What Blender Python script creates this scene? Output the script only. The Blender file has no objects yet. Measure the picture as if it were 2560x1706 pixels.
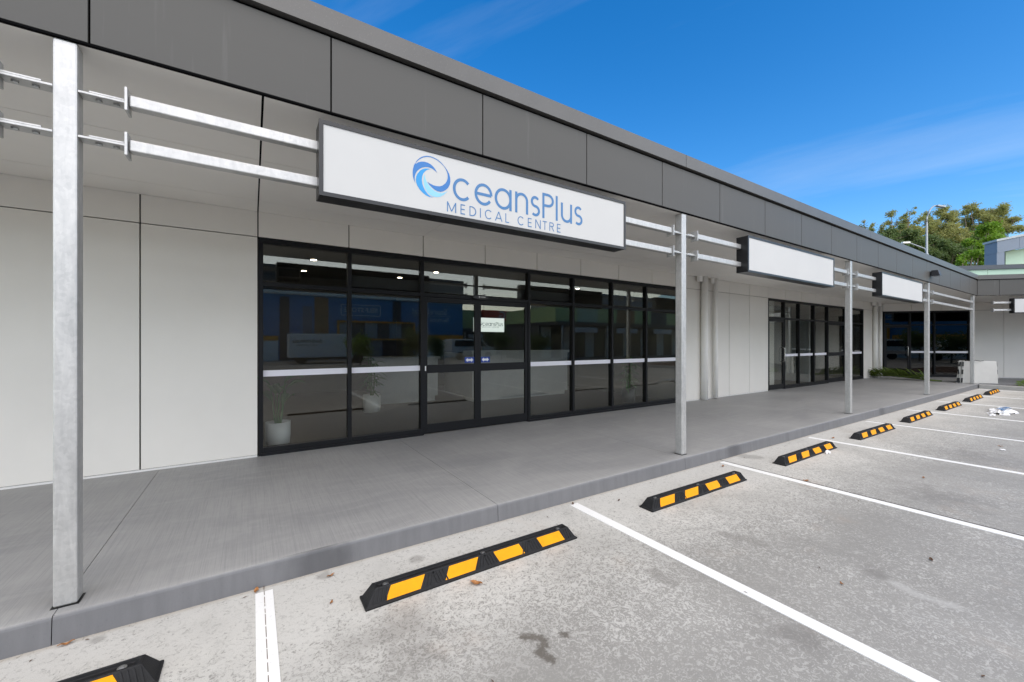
import bpy, bmesh, math, random
from mathutils import Vector, Matrix
random.seed(7)
S = bpy.context.scene
COL = S.collection
R = math.radians

# ------------------------------------------------------------------ camera
TH = math.atan(1577 / 1012.0)                    # facade runs 57 deg right of the view axis
CAM_H = 1.488
VD = Vector((math.cos(TH), math.sin(TH), 0)); VR = Vector((math.sin(TH), -math.cos(TH), 0))
cd = bpy.data.cameras.new('camera'); cam = bpy.data.objects.new('camera', cd); COL.objects.link(cam)
cam.location = (0, 0, CAM_H); cam.rotation_euler = (R(90), 0, TH - R(90))
cd.sensor_width = 36; cd.lens = 36 * 1012 / 2560; cd.shift_y = 4 / 2560; cd.clip_end = 1500; cd.clip_start = 0.05
S.camera = cam
S.view_settings.view_transform = 'Standard'; S.view_settings.look = 'None'
S.view_settings.gamma = 1; S.view_settings.exposure = 0.55
S.cycles.max_bounces = 10; S.cycles.transparent_max_bounces = 24; S.cycles.caustics_reflective = False; S.cycles.caustics_refractive = False

# ------------------------------------------------------------------ world and sun
SUN_EL, SUN_AZ = 43, 185                          # azimuth: compass-like, 180 = straight in front of the shops (-Y)
W = bpy.data.worlds.new('World'); S.world = W; W.use_nodes = True
nt = W.node_tree; nt.nodes.clear(); N = nt.nodes.new; L = nt.links.new
out = N('ShaderNodeOutputWorld'); bg = N('ShaderNodeBackground'); bg.inputs[1].default_value = 0.115
sky = N('ShaderNodeTexSky'); sky.sky_type = 'NISHITA'; sky.sun_disc = False
sky.sun_elevation = R(SUN_EL); sky.sun_rotation = R(SUN_AZ); sky.air_density = 1.0; sky.dust_density = 0.7; sky.ozone_density = 2.0
hs = N('ShaderNodeHueSaturation'); hs.inputs['Saturation'].default_value = 1.44; hs.inputs['Hue'].default_value = .503; hs.inputs['Value'].default_value = 1.38
L(sky.outputs[0], hs.inputs['Color'])
tc = N('ShaderNodeTexCoord'); sep = N('ShaderNodeSeparateXYZ'); L(tc.outputs['Generated'], sep.inputs[0])
def wm(op, a, b=None, clamp=False):
    m = N('ShaderNodeMath'); m.operation = op; m.use_clamp = clamp
    for i, v in enumerate((a, b)):
        if v is None: continue
        if isinstance(v, (int, float)): m.inputs[i].default_value = v
        else: L(v, m.inputs[i])
    return m.outputs[0]
zz = wm('ADD', wm('MAXIMUM', sep.outputs[2], 0.0), 0.12)
cx = wm('DIVIDE', sep.outputs[0], zz); cy = wm('DIVIDE', sep.outputs[1], zz)
cmb = N('ShaderNodeCombineXYZ'); L(cx, cmb.inputs[0]); L(cy, cmb.inputs[1])
vrt = N('ShaderNodeVectorRotate'); vrt.rotation_type = 'Z_AXIS'; vrt.inputs['Angle'].default_value = R(-112); L(cmb.outputs[0], vrt.inputs['Vector'])
mp = N('ShaderNodeMapping'); mp.inputs['Scale'].default_value = (0.32, 1.3, 1); mp.inputs['Location'].default_value = (2.2, 6.1, 0)
L(vrt.outputs[0], mp.inputs[0])
nz = N('ShaderNodeTexNoise'); nz.inputs['Scale'].default_value = 0.9; nz.inputs['Detail'].default_value = 10; nz.inputs['Roughness'].default_value = 0.58; nz.inputs['Distortion'].default_value = 0.7
L(mp.outputs[0], nz.inputs['Vector'])
rp = N('ShaderNodeValToRGB'); rp.color_ramp.elements[0].position = 0.52; rp.color_ramp.elements[1].position = 0.88
L(nz.outputs[0], rp.inputs[0])
cf = wm('MULTIPLY', rp.outputs[0], 0.30)
mx = N('ShaderNodeMix'); mx.data_type = 'RGBA'; L(cf, mx.inputs[0]); L(hs.outputs[0], mx.inputs[6]); mx.inputs[7].default_value = (6.4, 6.6, 6.9, 1)
L(mx.outputs[2], bg.inputs[0]); L(bg.outputs[0], out.inputs[0])

sd = bpy.data.lights.new('sun', 'SUN'); sd.energy = 3.5; sd.angle = R(125); sd.color = (1.0, 0.88, 0.655)
so = bpy.data.objects.new('sun', sd); COL.objects.link(so)
a = R(SUN_AZ)
sdir = Vector((math.sin(a) * math.cos(R(SUN_EL)), math.cos(a) * math.cos(R(SUN_EL)), math.sin(R(SUN_EL))))   # towards the sun
so.rotation_euler = sdir.to_track_quat('Z', 'Y').to_euler(); so.location = (0, -10, 30)

# ------------------------------------------------------------------ materials
MATS = {}
class NB:                                          # tiny node builder
    def __init__(s, name):
        m = bpy.data.materials.new(name); m.use_nodes = True; s.m = m; s.t = m.node_tree; s.t.nodes.clear()
        s.out = s.n('ShaderNodeOutputMaterial'); MATS[name] = m
    def n(s, typ, **kw):
        x = s.t.nodes.new(typ)
        for k, v in kw.items(): setattr(x, k, v)
        return x
    def l(s, a, b): s.t.links.new(a, b)
    def math(s, op, a, b=None, clamp=False):
        m = s.n('ShaderNodeMath', operation=op, use_clamp=clamp)
        for i, v in enumerate((a, b)):
            if v is None: continue
            if isinstance(v, (int, float)): m.inputs[i].default_value = v
            else: s.l(v, m.inputs[i])
        return m.outputs[0]
    def coord(s, scale=(1, 1, 1), rot=(0, 0, 0), kind='Object'):
        if kind == 'World': src = s.n('ShaderNodeNewGeometry').outputs['Position']
        else: src = s.n('ShaderNodeTexCoord').outputs[kind]
        mp = s.n('ShaderNodeMapping'); mp.inputs['Scale'].default_value = scale; mp.inputs['Rotation'].default_value = rot
        s.l(src, mp.inputs[0]); return mp.outputs[0]
    def noise(s, vec, scale, detail=4, rough=.5, dist=0.0):
        x = s.n('ShaderNodeTexNoise'); x.inputs['Scale'].default_value = scale; x.inputs['Detail'].default_value = detail
        x.inputs['Roughness'].default_value = rough; x.inputs['Distortion'].default_value = dist; s.l(vec, x.inputs['Vector']); return x.outputs[0]
    def ramp(s, fac, p0, p1, c0=(0, 0, 0, 1), c1=(1, 1, 1, 1)):
        r = s.n('ShaderNodeValToRGB'); e = r.color_ramp.elements; e[0].position = p0; e[1].position = p1; e[0].color = c0; e[1].color = c1
        s.l(fac, r.inputs[0]); return r.outputs[0]
    def mix(s, fac, a, b, mode='MIX'):
        m = s.n('ShaderNodeMix', data_type='RGBA', blend_type=mode)
        for i, v in ((0, fac), (6, a), (7, b)):
            if isinstance(v, (int, float)): m.inputs[i].default_value = v
            elif isinstance(v, tuple): m.inputs[i].default_value = v if len(v) == 4 else v + (1,)
            else: s.l(v, m.inputs[i])
        return m.outputs[2]
    def bsdf(s, col, rough=.6, metal=0.0, spec=.5, bump=None, bstr=.2, bdist=.01):
        p = s.n('ShaderNodeBsdfPrincipled')
        for nm, v in (('Base Color', col), ('Roughness', rough), ('Metallic', metal), ('Specular IOR Level', spec)):
            if isinstance(v, (int, float)): p.inputs[nm].default_value = v
            elif isinstance(v, tuple): p.inputs[nm].default_value = v if len(v) == 4 else v + (1,)
            else: s.l(v, p.inputs[nm])
        if bump is not None:
            b = s.n('ShaderNodeBump'); b.inputs['Strength'].default_value = bstr; b.inputs['Distance'].default_value = bdist
            s.l(bump, b.inputs['Height']); s.l(b.outputs[0], p.inputs['Normal'])
        s.l(p.outputs[0], s.out.inputs[0]); return p

def plain(name, col, rough=.5, metal=0.0, spec=.5, var=.12, scale=6, bump=.0):
    b = NB(name); v = b.coord(kind='World')
    n = b.noise(v, scale, 5, .6)
    c = b.mix(b.ramp(n, .3, .7), tuple(x * (1 - var) for x in col), tuple(min(1, x * (1 + var)) for x in col))
    rr = b.math('ADD', b.math('MULTIPLY', n, .14), rough - .07)
    b.bsdf(c, rr, metal, spec, bump=b.noise(v, scale * 12, 3) if bump else None, bstr=bump)
    return b.m

plain('panel_white', (.74, .718, .672), .42, var=.025, scale=1.3)
plain('soffit_white', (.86, .835, .785), .5, var=.03, scale=1.1)
plain('joint_black', (.004, .004, .0045), .9, spec=.05)
plain('trim_white', (.72, .715, .70), .4, var=.04)
plain('frame_black', (.006, .0065, .008), .45, spec=.25, var=.15, scale=3)
plain('sign_frame', (.011, .011, .012), .35, var=.2, scale=4)
plain('sign_white', (.575, .572, .56), .6, spec=.25, var=.02, scale=2)
plain('band_white', (.74, .74, .80), .5, var=.02)
plain('ink_blue', (.042, .165, .37), .35, var=.03)
plain('ink_dark', (.018, .16, .46), .35, var=.03)
plain('ink_mid', (.01, .27, .62), .35, var=.03)
plain('ink_light', (.24, .55, .76), .35, var=.03)
plain('pipe_white', (.82, .81, .785), .4, var=.04, scale=3)
plain('bolt_steel', (.42, .42, .42), .35, .9, var=.2, scale=40)
plain('rubber_black', (.010, .010, .011), .6, spec=.35, var=.45, scale=22, bump=.25)
plain('stop_yellow', (.80, .33, .002), .6, spec=.25, var=.08, scale=14)
plain('chrome', (.62, .62, .60), .22, 1.0, var=.08)
plain('lamp_grey', (.32, .35, .38), .45, .3, var=.1)
plain('light_black', (.02, .02, .022), .45)
plain('pot_white', (.62, .64, .66), .5, var=.05)
plain('pot_dark', (.03, .035, .04), .5)
plain('desk_white', (.44, .46, .48), .35, var=.04)
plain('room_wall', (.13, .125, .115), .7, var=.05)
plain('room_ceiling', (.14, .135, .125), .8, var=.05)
plain('table_plastic', (.52, .515, .49), .5, var=.05, scale=4, bump=.05)
plain('paper_white', (.78, .78, .78), .6, var=.05)
plain('dry_leaf', (.30, .13, .04), .65, var=.5, scale=60)
plain('twig', (.10, .055, .03), .8, var=.4, scale=50)
plain('mulch', (.075, .035, .022), .95, var=.6, scale=30, bump=.6)
plain('green_panel', (.42, .58, .45), .4, var=.04, scale=1)
plain('lime_panel', (.45, .58, .27), .4, var=.06, scale=1)
plain('slate_blue', (.14, .18, .25), .4, var=.06, scale=2)
plain('slate_dark', (.055, .065, .08), .45, var=.1, scale=2)
plain('store_blue', (.06, .24, .50), .5, var=.12, scale=.6)
plain('store_navy', (.05, .055, .065), .5, var=.1, scale=.6)
plain('store_orange', (.85, .36, .03), .5, var=.08)
plain('store_white', (.85, .86, .82), .5, var=.04)
plain('red_sign', (.75, .10, .04), .5)
plain('wood_clad', (.36, .21, .10), .6, var=.25, scale=3)
plain('roof_grey', (.30, .30, .30), .5, var=.08)
plain('truck_white', (.82, .82, .77), .4, var=.05)
plain('dark_glass', (.015, .02, .025), .08)
plain('tyre', (.015, .015, .015), .8)
plain('ground_far', (.11, .11, .09), .95, var=.3, scale=.3)
plain('bark', (.20, .16, .12), .9, var=.4, scale=3)
plain('yellow_post', (.65, .38, .02), .5)
plain('sticker_blue', (.01, .05, .30), .4)

def foliage(name, c0, c1, trans=.25):
    b = NB(name)
    oi = b.n('ShaderNodeObjectInfo'); v = b.coord(kind='World')
    n = b.noise(v, 1.2, 4, .6); n2 = b.noise(v, 14, 2)
    f = b.math('ADD', b.math('MULTIPLY', n, .6), b.math('MULTIPLY', n2, .4))
    c = b.mix(b.ramp(f, .35, .65), c0, c1)
    d = b.n('ShaderNodeBsdfPrincipled'); b.l(c, d.inputs['Base Color']); d.inputs['Roughness'].default_value = .55
    t = b.n('ShaderNodeBsdfTranslucent'); b.l(c, t.inputs[0])
    m = b.n('ShaderNodeMixShader'); m.inputs[0].default_value = trans; b.l(d.outputs[0], m.inputs[1]); b.l(t.outputs[0], m.inputs[2])
    b.l(m.outputs[0], b.out.inputs[0])
foliage('leaf_gum', (.20, .235, .055), (.44, .43, .17), .5)
foliage('leaf_dark', (.07, .13, .035), (.19, .25, .08), .4)
foliage('leaf_bright', (.11, .24, .012), (.24, .38, .03), .4)
foliage('leaf_palm', (.05, .10, .012), (.15, .21, .03), .35)
foliage('leaf_indoor', (.03, .12, .03), (.08, .22, .06), .3)

# grey aluminium composite fascia: satin, mirrors the low sky at grazing angles
b = NB('fascia_grey'); v = b.coord(kind='World')
n = b.noise(b.coord((.6, .6, 3), kind='World'), 1.2, 4)
c = b.mix(n, (.088, .0855, .080), (.104, .101, .095))
st = b.noise(b.coord((9, 9, .5), kind='World'), 2.0, 4, .6)
c = b.mix(b.math('MULTIPLY', b.ramp(st, .62, .80), .18), c, (.26, .26, .25))
b.bsdf(c, b.math('ADD', b.math('MULTIPLY', n, .12), .42), .05, .22, bump=b.noise(v, 1.5, 2), bstr=.03, bdist=.02)
b = NB('capping_grey'); v = b.coord(kind='World')
n = b.noise(v, 3, 5)
c = b.mix(n, (.085, .083, .079), (.115, .112, .108))
c = b.mix(b.math('MULTIPLY', b.ramp(b.noise(v, 90, 3), .60, .75), .18), c, (.30, .29, .28))
b.bsdf(c, .42, .15, .5)

# galvanised steel
b = NB('galvanised'); v = b.coord(kind='World')
vo = b.n('ShaderNodeTexVoronoi'); vo.inputs['Scale'].default_value = 55; b.l(v, vo.inputs['Vector'])
vs = b.n('ShaderNodeSeparateColor'); b.l(vo.outputs['Color'], vs.inputs[0])
n = b.noise(b.coord((5, 5, 1.4), (R(12), R(18), 0), kind='World'), 2.2, 7, .6, 1.5)
n2 = b.noise(b.coord((14, 14, 2.0), (R(35), R(20), 0), kind='World'), 2.0, 6, .65, 2.0)
f = b.math('ADD', b.math('MULTIPLY', n, .55), b.math('ADD', b.math('MULTIPLY', vs.outputs[0], .12), b.math('MULTIPLY', n2, .33)))
c = b.mix(b.ramp(f, .30, .70), (.40, .40, .395), (.60, .595, .58))
c = b.mix(b.math('MULTIPLY', b.ramp(n2, .66, .76), .3), c, (.80, .80, .79))
b.bsdf(c, b.math('ADD', b.math('MULTIPLY', f, .25), .32), .55, .5, bump=f, bstr=.08, bdist=.004)

# car park concrete: mottled laitance, tyre smudges, damp spots
def spots(bl, wx, wy, pts, nse, edge):
    acc = None
    for (x, y, r) in pts:
        dx = bl.math('SUBTRACT', wx, x); dy = bl.math('SUBTRACT', wy, y)
        d = bl.math('SQRT', bl.math('ADD', bl.math('MULTIPLY', dx, dx), bl.math('MULTIPLY', dy, dy)))
        s_ = bl.math('SUBTRACT', 1.0, bl.math('DIVIDE', d, r))
        acc = s_ if acc is None else bl.math('MAXIMUM', acc, s_)
    acc = bl.math('ADD', acc, nse)
    m = bl.n('ShaderNodeMapRange'); m.inputs[1].default_value = -edge; m.inputs[2].default_value = edge; bl.l(acc, m.inputs[0]); return m.outputs[0]
b = NB('carpark_concrete')
v = b.coord(kind='World'); sp = b.n('ShaderNodeSeparateXYZ'); b.l(v, sp.inputs[0]); wx, wy = sp.outputs[0], sp.outputs[1]
big = b.noise(v, .55, 5, .55, .4); mid = b.noise(v, 2.3, 5, .6, .6)
streak = b.noise(b.coord((3.2, .55, 1), (0, 0, R(8)), kind='World'), 1.6, 6, .62, .5)
worm = b.noise(v, 25, 4, .6, 1.9); worm2 = b.noise(v, 58, 3, .6, 1.6); grit = b.noise(v, 260, 2, .6)
base = b.mix(b.ramp(big, .3, .7), (.240, .232, .213), (.320, .310, .286))
base = b.mix(b.math('MULTIPLY', b.ramp(streak, .50, .72), .30), base, (.19, .18, .165))
base = b.mix(b.math('MULTIPLY', b.ramp(mid, .55, .75), .25), base, (.41, .398, .366))
kerbd = b.n('ShaderNodeMapRange'); kerbd.inputs[1].default_value = 1.6; kerbd.inputs[2].default_value = 2.85; b.l(b.math('ADD', wy, b.math('MULTIPLY', big, .6)), kerbd.inputs[0])
amt = b.math('ADD', b.math('ADD', .22, b.math('MULTIPLY', b.ramp(b.noise(v, 1.1, 4, .6), .35, .65), .6)), b.math('MULTIPLY', kerbd.outputs[0], .55), True)
thr = b.math('SUBTRACT', .555, b.math('MULTIPLY', kerbd.outputs[0], .15))
wmask = b.math('MULTIPLY', b.math('SUBTRACT', worm, thr), 20, True)
wmask2 = b.math('MULTIPLY', b.math('SUBTRACT', worm2, b.math('SUBTRACT', thr, .01)), 14, True)
wm_ = b.math('MULTIPLY', b.math('MAXIMUM', wmask, b.math('MULTIPLY', wmask2, .8)), amt)
col = b.mix(b.math('MULTIPLY', wm_, .9), base, (.57, .556, .52))
col = b.mix(b.math('MULTIPLY', b.ramp(grit, .52, .70), .38), col, (.17, .163, .148))
dark = b.noise(v, 7, 5, .65, .5)
col = b.mix(b.math('MULTIPLY', spots(b, wx, wy, [(.70, 2.10, .16), (.60, 2.08, .16), (.48, 2.08, .13), (.68, 1.90, .2), (2.3, .95, .2), (3.385, .931, .10), (5.6, 1.0, .4), (7.9, 1.2, .6)], b.math('MULTIPLY', b.math('SUBTRACT', dark, .62), 3.2), .5), .38), col, (.12, .11, .10))
edge = b.math('MULTIPLY', b.math('SUBTRACT', b.noise(v, 48, 5, .7), .47), 3.6)
def dense(p, k):
    return [(p[i][0] + (p[i + 1][0] - p[i][0]) * j / k, p[i][1] + (p[i + 1][1] - p[i][1]) * j / k) for i in range(len(p) - 1) for j in range(k)] + [p[-1]]
pud = [(1.146, 1.692), (1.177, 1.676), (1.203, 1.655), (1.222, 1.633), (1.222, 1.61), (1.204, 1.591), (1.18, 1.572), (1.16, 1.564), (1.167, 1.542), (1.175, 1.517), (1.182, 1.496)]
col = b.mix(b.math('MULTIPLY', spots(b, wx, wy, [(x, y, .014 + .009 * abs(math.sin(i * 1.7))) for i, (x, y) in enumerate(dense(pud, 2))] + [(1.34, 1.59, .021)], edge, .45), .8), col, (.095, .082, .066))
edge2 = b.math('MULTIPLY', b.math('SUBTRACT', b.noise(v, 14, 4), .5), 1.6)
col = b.mix(b.math('MULTIPLY', spots(b, wx, wy, [(5.435, 2.797, .10), (5.5, 2.727, .10), (.389, 2.825, .04), (-.65, 2.826, .03), (.95, 2.70, .05)] + [(x, y, .05) for x, y in dense([(3.091, 1.745), (3.108, 1.676), (3.157, 1.588), (3.16, 1.531)], 3) + dense([(2.188, 1.712), (2.183, 1.661), (2.19, 1.591)], 3)], edge2, .35), .5), col, (.20, .19, .172))
col = b.mix(b.math('MULTIPLY', spots(b, wx, wy, [(x, y, .034) for x, y in dense([(3.348, .824), (3.313, .754), (3.303, .694), (3.323, .635), (3.338, .584)], 3)], edge2, .5), .45), col, (.50, .49, .465))
gut = b.n('ShaderNodeMapRange'); gut.inputs[1].default_value = 2.855; gut.inputs[2].default_value = 2.885; b.l(b.math('ADD', wy, b.math('MULTIPLY', b.math('SUBTRACT', mid, .5), .03)), gut.inputs[0])
col = b.mix(b.math('MULTIPLY', gut.outputs[0], .45), col, (.33, .27, .20))
rust = b.noise(v, 1.7, 4, .6)
col = b.mix(b.math('MULTIPLY', b.ramp(rust, .60, .75), .20), col, (.40, .30, .22))
b.bsdf(col, b.math('ADD', b.math('MULTIPLY', mid, .25), .52), 0, .4, bump=b.math('ADD', b.math('MULTIPLY', worm, .6), grit), bstr=.16, bdist=.004)

KYM = 2.90
# footpath: trowelled and broomed oxide-grey concrete
b = NB('footpath_concrete'); v = b.coord(kind='World')
broom = b.noise(b.coord((120, 1.6, 120), (0, 0, R(-4)), kind='World'), 1.6, 4, .65, .25)
broom2 = b.noise(b.coord((26, .9, 26), (0, 0, R(5)), kind='World'), 2.0, 4, .6, .3)
cl = b.noise(b.coord((.6, 1.0, 1), kind='World'), 1.1, 5, .6, .8); fine = b.noise(v, 24, 5, .6)
col = b.mix(b.ramp(cl, .3, .7), (.250, .248, .246), (.345, .340, .328))
sw = b.noise(b.coord((.5, 2.2, 1), (0, 0, R(15)), kind='World'), 2.6, 6, .65, 1.2)
col = b.mix(b.math('MULTIPLY', b.ramp(sw, .5, .75), .5), col, (.385, .378, .365))
col = b.mix(b.math('MULTIPLY', b.ramp(broom, .45, .68), .34), col, (.150, .150, .158))
col = b.mix(b.math('MULTIPLY', b.ramp(broom2, .5, .72), .18), col, (.17, .17, .18))
col = b.mix(b.math('MULTIPLY', b.ramp(fine, .5, .75), .12), col, (.40, .40, .39))
spk = b.noise(b.coord((3, 9, 9), kind='World'), 2.2, 3, .6, .4)
col = b.mix(b.math('MULTIPLY', b.ramp(spk, .735, .78), .55), col, (.50, .50, .49))
sp = b.n('ShaderNodeSeparateXYZ'); b.l(v, sp.inputs[0])
ed = b.math('MULTIPLY', b.math('SUBTRACT', b.noise(v, 10, 4), .5), 1.0)
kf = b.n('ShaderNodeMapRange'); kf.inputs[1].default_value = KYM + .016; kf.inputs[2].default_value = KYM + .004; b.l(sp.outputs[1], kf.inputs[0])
pit = b.n('ShaderNodeMapRange'); pit.inputs[1].default_value = KYM + .075; pit.inputs[2].default_value = KYM + .02; b.l(sp.outputs[1], pit.inputs[0])
col = b.mix(b.math('MULTIPLY', pit.outputs[0], b.math('MULTIPLY', b.ramp(b.noise(v, 130, 2, .6), .66, .70), .8)), col, (.04, .04, .042))
col = b.mix(b.math('MULTIPLY', pit.outputs[0], .25), col, (.42, .415, .405))
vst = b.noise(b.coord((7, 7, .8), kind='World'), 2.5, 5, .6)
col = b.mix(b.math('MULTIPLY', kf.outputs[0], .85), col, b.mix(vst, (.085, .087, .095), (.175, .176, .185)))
col = b.mix(b.math('MULTIPLY', spots(b, sp.outputs[0], sp.outputs[2], [(.36, .07, .16), (.46, .05, .1), (5.32, .07, .14), (10.9, .07, .14)], ed, .5), b.math('MULTIPLY', b.math('LESS_THAN', sp.outputs[1], 2.925), .6)), col, (.065, .065, .07))
b.bsdf(col, b.math('ADD', b.math('MULTIPLY', cl, .25), .42), 0, .4, bump=b.math('ADD', broom, b.math('MULTIPLY', fine, .5)), bstr=.10, bdist=.004)
b = NB('kerb_concrete'); v = b.coord(kind='World')
col = b.mix(b.noise(v, 5, 6, .65), (.24, .235, .225), (.42, .415, .40)); b.bsdf(col, .8, bump=b.noise(v, 60, 4), bstr=.2)

# line paint, a little worn
b = NB('line_paint'); v = b.coord(kind='World')
col = b.mix(b.math('MULTIPLY', b.ramp(b.noise(v, 40, 4, .6), .60, .72), .35), (.80, .795, .775), (.52, .51, .49)); b.bsdf(col, .6, bump=b.noise(v, 160, 3), bstr=.12, bdist=.003)

# timber floor
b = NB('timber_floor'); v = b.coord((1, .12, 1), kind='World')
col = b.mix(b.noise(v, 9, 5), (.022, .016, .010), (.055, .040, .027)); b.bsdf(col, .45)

# tinted shopfront glass
def glass(name, tint):
    b = NB(name)
    lw = b.n('ShaderNodeLayerWeight'); lw.inputs['Blend'].default_value = .5
    fr = b.math('ADD', .056, b.math('MULTIPLY', b.math('POWER', lw.outputs['Facing'], 5), .95))
    tr = b.n('ShaderNodeBsdfTransparent'); tr.inputs[0].default_value = tint + (1,)
    gl = b.n('ShaderNodeBsdfGlossy'); gl.inputs['Roughness'].default_value = 0.0; gl.inputs[0].default_value = (.97, .96, .90, 1)
    m = b.n('ShaderNodeMixShader'); b.l(fr, m.inputs[0]); b.l(tr.outputs[0], m.inputs[1]); b.l(gl.outputs[0], m.inputs[2]); b.l(m.outputs[0], b.out.inputs[0])
glass('shop_glass', (.88, .89, .87))
glass('dark_shop_glass', (.25, .27, .28))

def emit(name, col, s):
    b = NB(name); e = b.n('ShaderNodeEmission'); e.inputs[0].default_value = col + (1,); e.inputs[1].default_value = s
    b.l(e.outputs[0], b.out.inputs[0])
emit('lamp_lit', (1, .82, .60), 20); emit('sign_lit', (.86, .95, .93), .75)

# ------------------------------------------------------------------ mesh helpers
class MB:
    def __init__(s): s.v = []; s.f = []
    def box(s, x0, x1, y0, y1, z0, z1):
        k = len(s.v); s.v += [(x, y, z) for z in (z0, z1) for y in (y0, y1) for x in (x0, x1)]
        s.f += [tuple(k + i for i in q) for q in ((0, 2, 3, 1), (4, 5, 7, 6), (0, 1, 5, 4), (2, 6, 7, 3), (0, 4, 6, 2), (1, 3, 7, 5))]; return s
    def prism(s, poly, z0, z1, frame=None):        # poly in a plane, extruded; frame maps (a,b,c)->xyz
        fr = frame or (lambda a, b_, c: (a, b_, c)); k = len(s.v); n = len(poly)
        s.v += [fr(p[0], p[1], z0) for p in poly] + [fr(p[0], p[1], z1) for p in poly]
        s.f.append(tuple(range(k + n - 1, k - 1, -1))); s.f.append(tuple(range(k + n, k + 2 * n)))
        for i in range(n): j = (i + 1) % n; s.f.append((k + i, k + j, k + n + j, k + n + i))
        return s
    def tube(s, pts, rad, seg=10, cap=True):
        pts = [Vector(p) for p in pts]; k = len(s.v); m = len(pts)
        rads = rad if isinstance(rad, (list, tuple)) else [rad] * m
        for i, p in enumerate(pts):
            t = (pts[min(i + 1, m - 1)] - pts[max(i - 1, 0)]).normalized()
            u = t.cross(Vector((0, 0, 1)) if abs(t.z) < .95 else Vector((1, 0, 0))).normalized(); w = t.cross(u)
            for q in range(seg):
                an = 2 * math.pi * q / seg; s.v.append(tuple(p + (u * math.cos(an) + w * math.sin(an)) * rads[i]))
        for i in range(m - 1):
            for q in range(seg):
                r = (q + 1) % seg; s.f.append((k + i * seg + q, k + i * seg + r, k + (i + 1) * seg + r, k + (i + 1) * seg + q))
        if cap: s.f.append(tuple(k + q for q in range(seg - 1, -1, -1))); s.f.append(tuple(k + (m - 1) * seg + q for q in range(seg)))
        return s
    def quad(s, a, b_, c, d): k = len(s.v); s.v += [tuple(a), tuple(b_), tuple(c), tuple(d)]; s.f.append((k, k + 1, k + 2, k + 3)); return s
    def tri(s, a, b_, c): k = len(s.v); s.v += [tuple(a), tuple(b_), tuple(c)]; s.f.append((k, k + 1, k + 2)); return s
    def mesh(s, name, fix=True):
        m = bpy.data.meshes.new(name); m.from_pydata(s.v, [], s.f); m.update()
        if fix:
            bm = bmesh.new(); bm.from_mesh(m); bmesh.ops.recalc_face_normals(bm, faces=bm.faces); bm.to_mesh(m); bm.free()
        return m
def put(name, mb, mat, parent=None, loc=None, bevel=0, smooth=False, label=None, fix=True):
    me = mb if isinstance(mb, bpy.types.Mesh) else mb.mesh(name, fix)
    if mat and not me.materials: me.materials.append(MATS[mat])
    o = bpy.data.objects.new(name, me); COL.objects.link(o)
    if parent is not None:
        o.parent = parent
        if loc is None and parent.get('_world'): loc = tuple(-Vector(parent['_world']))
    if loc: o.location = loc
    if bevel:
        md = o.modifiers.new('bevel', 'BEVEL'); md.width = bevel; md.segments = 2; md.limit_method = 'ANGLE'
    if smooth:
        for p in me.polygons: p.use_smooth = True
    if label: o['label'] = label
    return o
def tag(o, label, cat, group=None):
    o['label'] = label; o['category'] = cat
    if group: o['group'] = group
    return o
def thing(name, label, cat, loc=(0, 0, 0), rz=0, group=None, world=False):
    o = bpy.data.objects.new(name, None); o.empty_display_size = .2; COL.objects.link(o); o.location = loc; o.rotation_euler = (0, 0, rz)
    if world: o['_world'] = loc                    # children are given in world coordinates
    return tag(o, label, cat, group)
def struct(name, mb, mat, **k):
    o = put(name, mb, mat, **k)
    if o.parent is None: o['kind'] = 'structure'
    return o
def at(px, depth, z=0):                            # place by bearing (photo column) and distance along the view axis
    return Vector((0, 0, 0)) + VD * depth + VR * ((px - 1280) / 1012 * depth) + Vector((0, 0, z))
def text_mesh(txt, size, depth=.004, name='lettering', bold=0.0, space=1.0):
    cu = bpy.data.curves.new(name, 'FONT'); cu.body = txt; cu.size = size; cu.extrude = depth; cu.offset = bold; cu.space_character = space
    cu.align_x = 'CENTER'; cu.align_y = 'CENTER'; cu.resolution_u = 3
    o = bpy.data.objects.new(name, cu); COL.objects.link(o)
    dg = bpy.context.evaluated_depsgraph_get(); me = bpy.data.meshes.new_from_object(o.evaluated_get(dg))
    bpy.data.objects.remove(o); bpy.data.curves.remove(cu); me.name = name; me.materials.clear(); return me

# ------------------------------------------------------------------ layout numbers (metres)
SL = .138            # footpath level
KY = 2.90            # kerb face
FY = 2.97            # fascia face
WY = 5.655           # wall face
SZ = 3.04            # soffit
GT = 2.738           # top of shopfront glass
XC = 21.36           # wall corner where the second wing turns 45 degrees
FC = XC - (WY - FY) * math.tan(R(22.5))            # fascia corner

# ------------------------------------------------------------------ ground
struct('ground', MB().box(-250, 300, -250, 300, -.5, -.012), 'ground_far')
cp = struct('car_park', MB().box(-40, 60, -45, 3.2, -.4, 0), 'carpark_concrete')
for k in range(-2, 9):
    x = .06 + 2.43 * k
    if x > 19.6: continue
    put('parking_line', MB().box(x - .045, x + .045, -2.4, 2.83, -.02, .004), 'line_paint', cp)
    if k == 0:
        jm = MB(); rj = random.Random(3); y = KY - .004
        while y > -3:
            ln = rj.uniform(.02, .10); jm.box(x - .0015, x + .0012, y - ln, y, -.02, .0055); y -= ln + rj.uniform(.006, .03)
        put('control_joint', jm, 'twig', cp)
    if k in (2, 4): put('control_joint', MB().box(x + .07, x + .074, -12, KY, -.02, .0025), 'joint_black', cp)
for k in range(-3, 8):                             # second row of bays, seen in the glass
    x = 1.0 + 2.5 * k
    put('parking_line', MB().box(x - .045, x + .045, -14.0, -9.2, -.02, .004), 'line_paint', cp)

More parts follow.
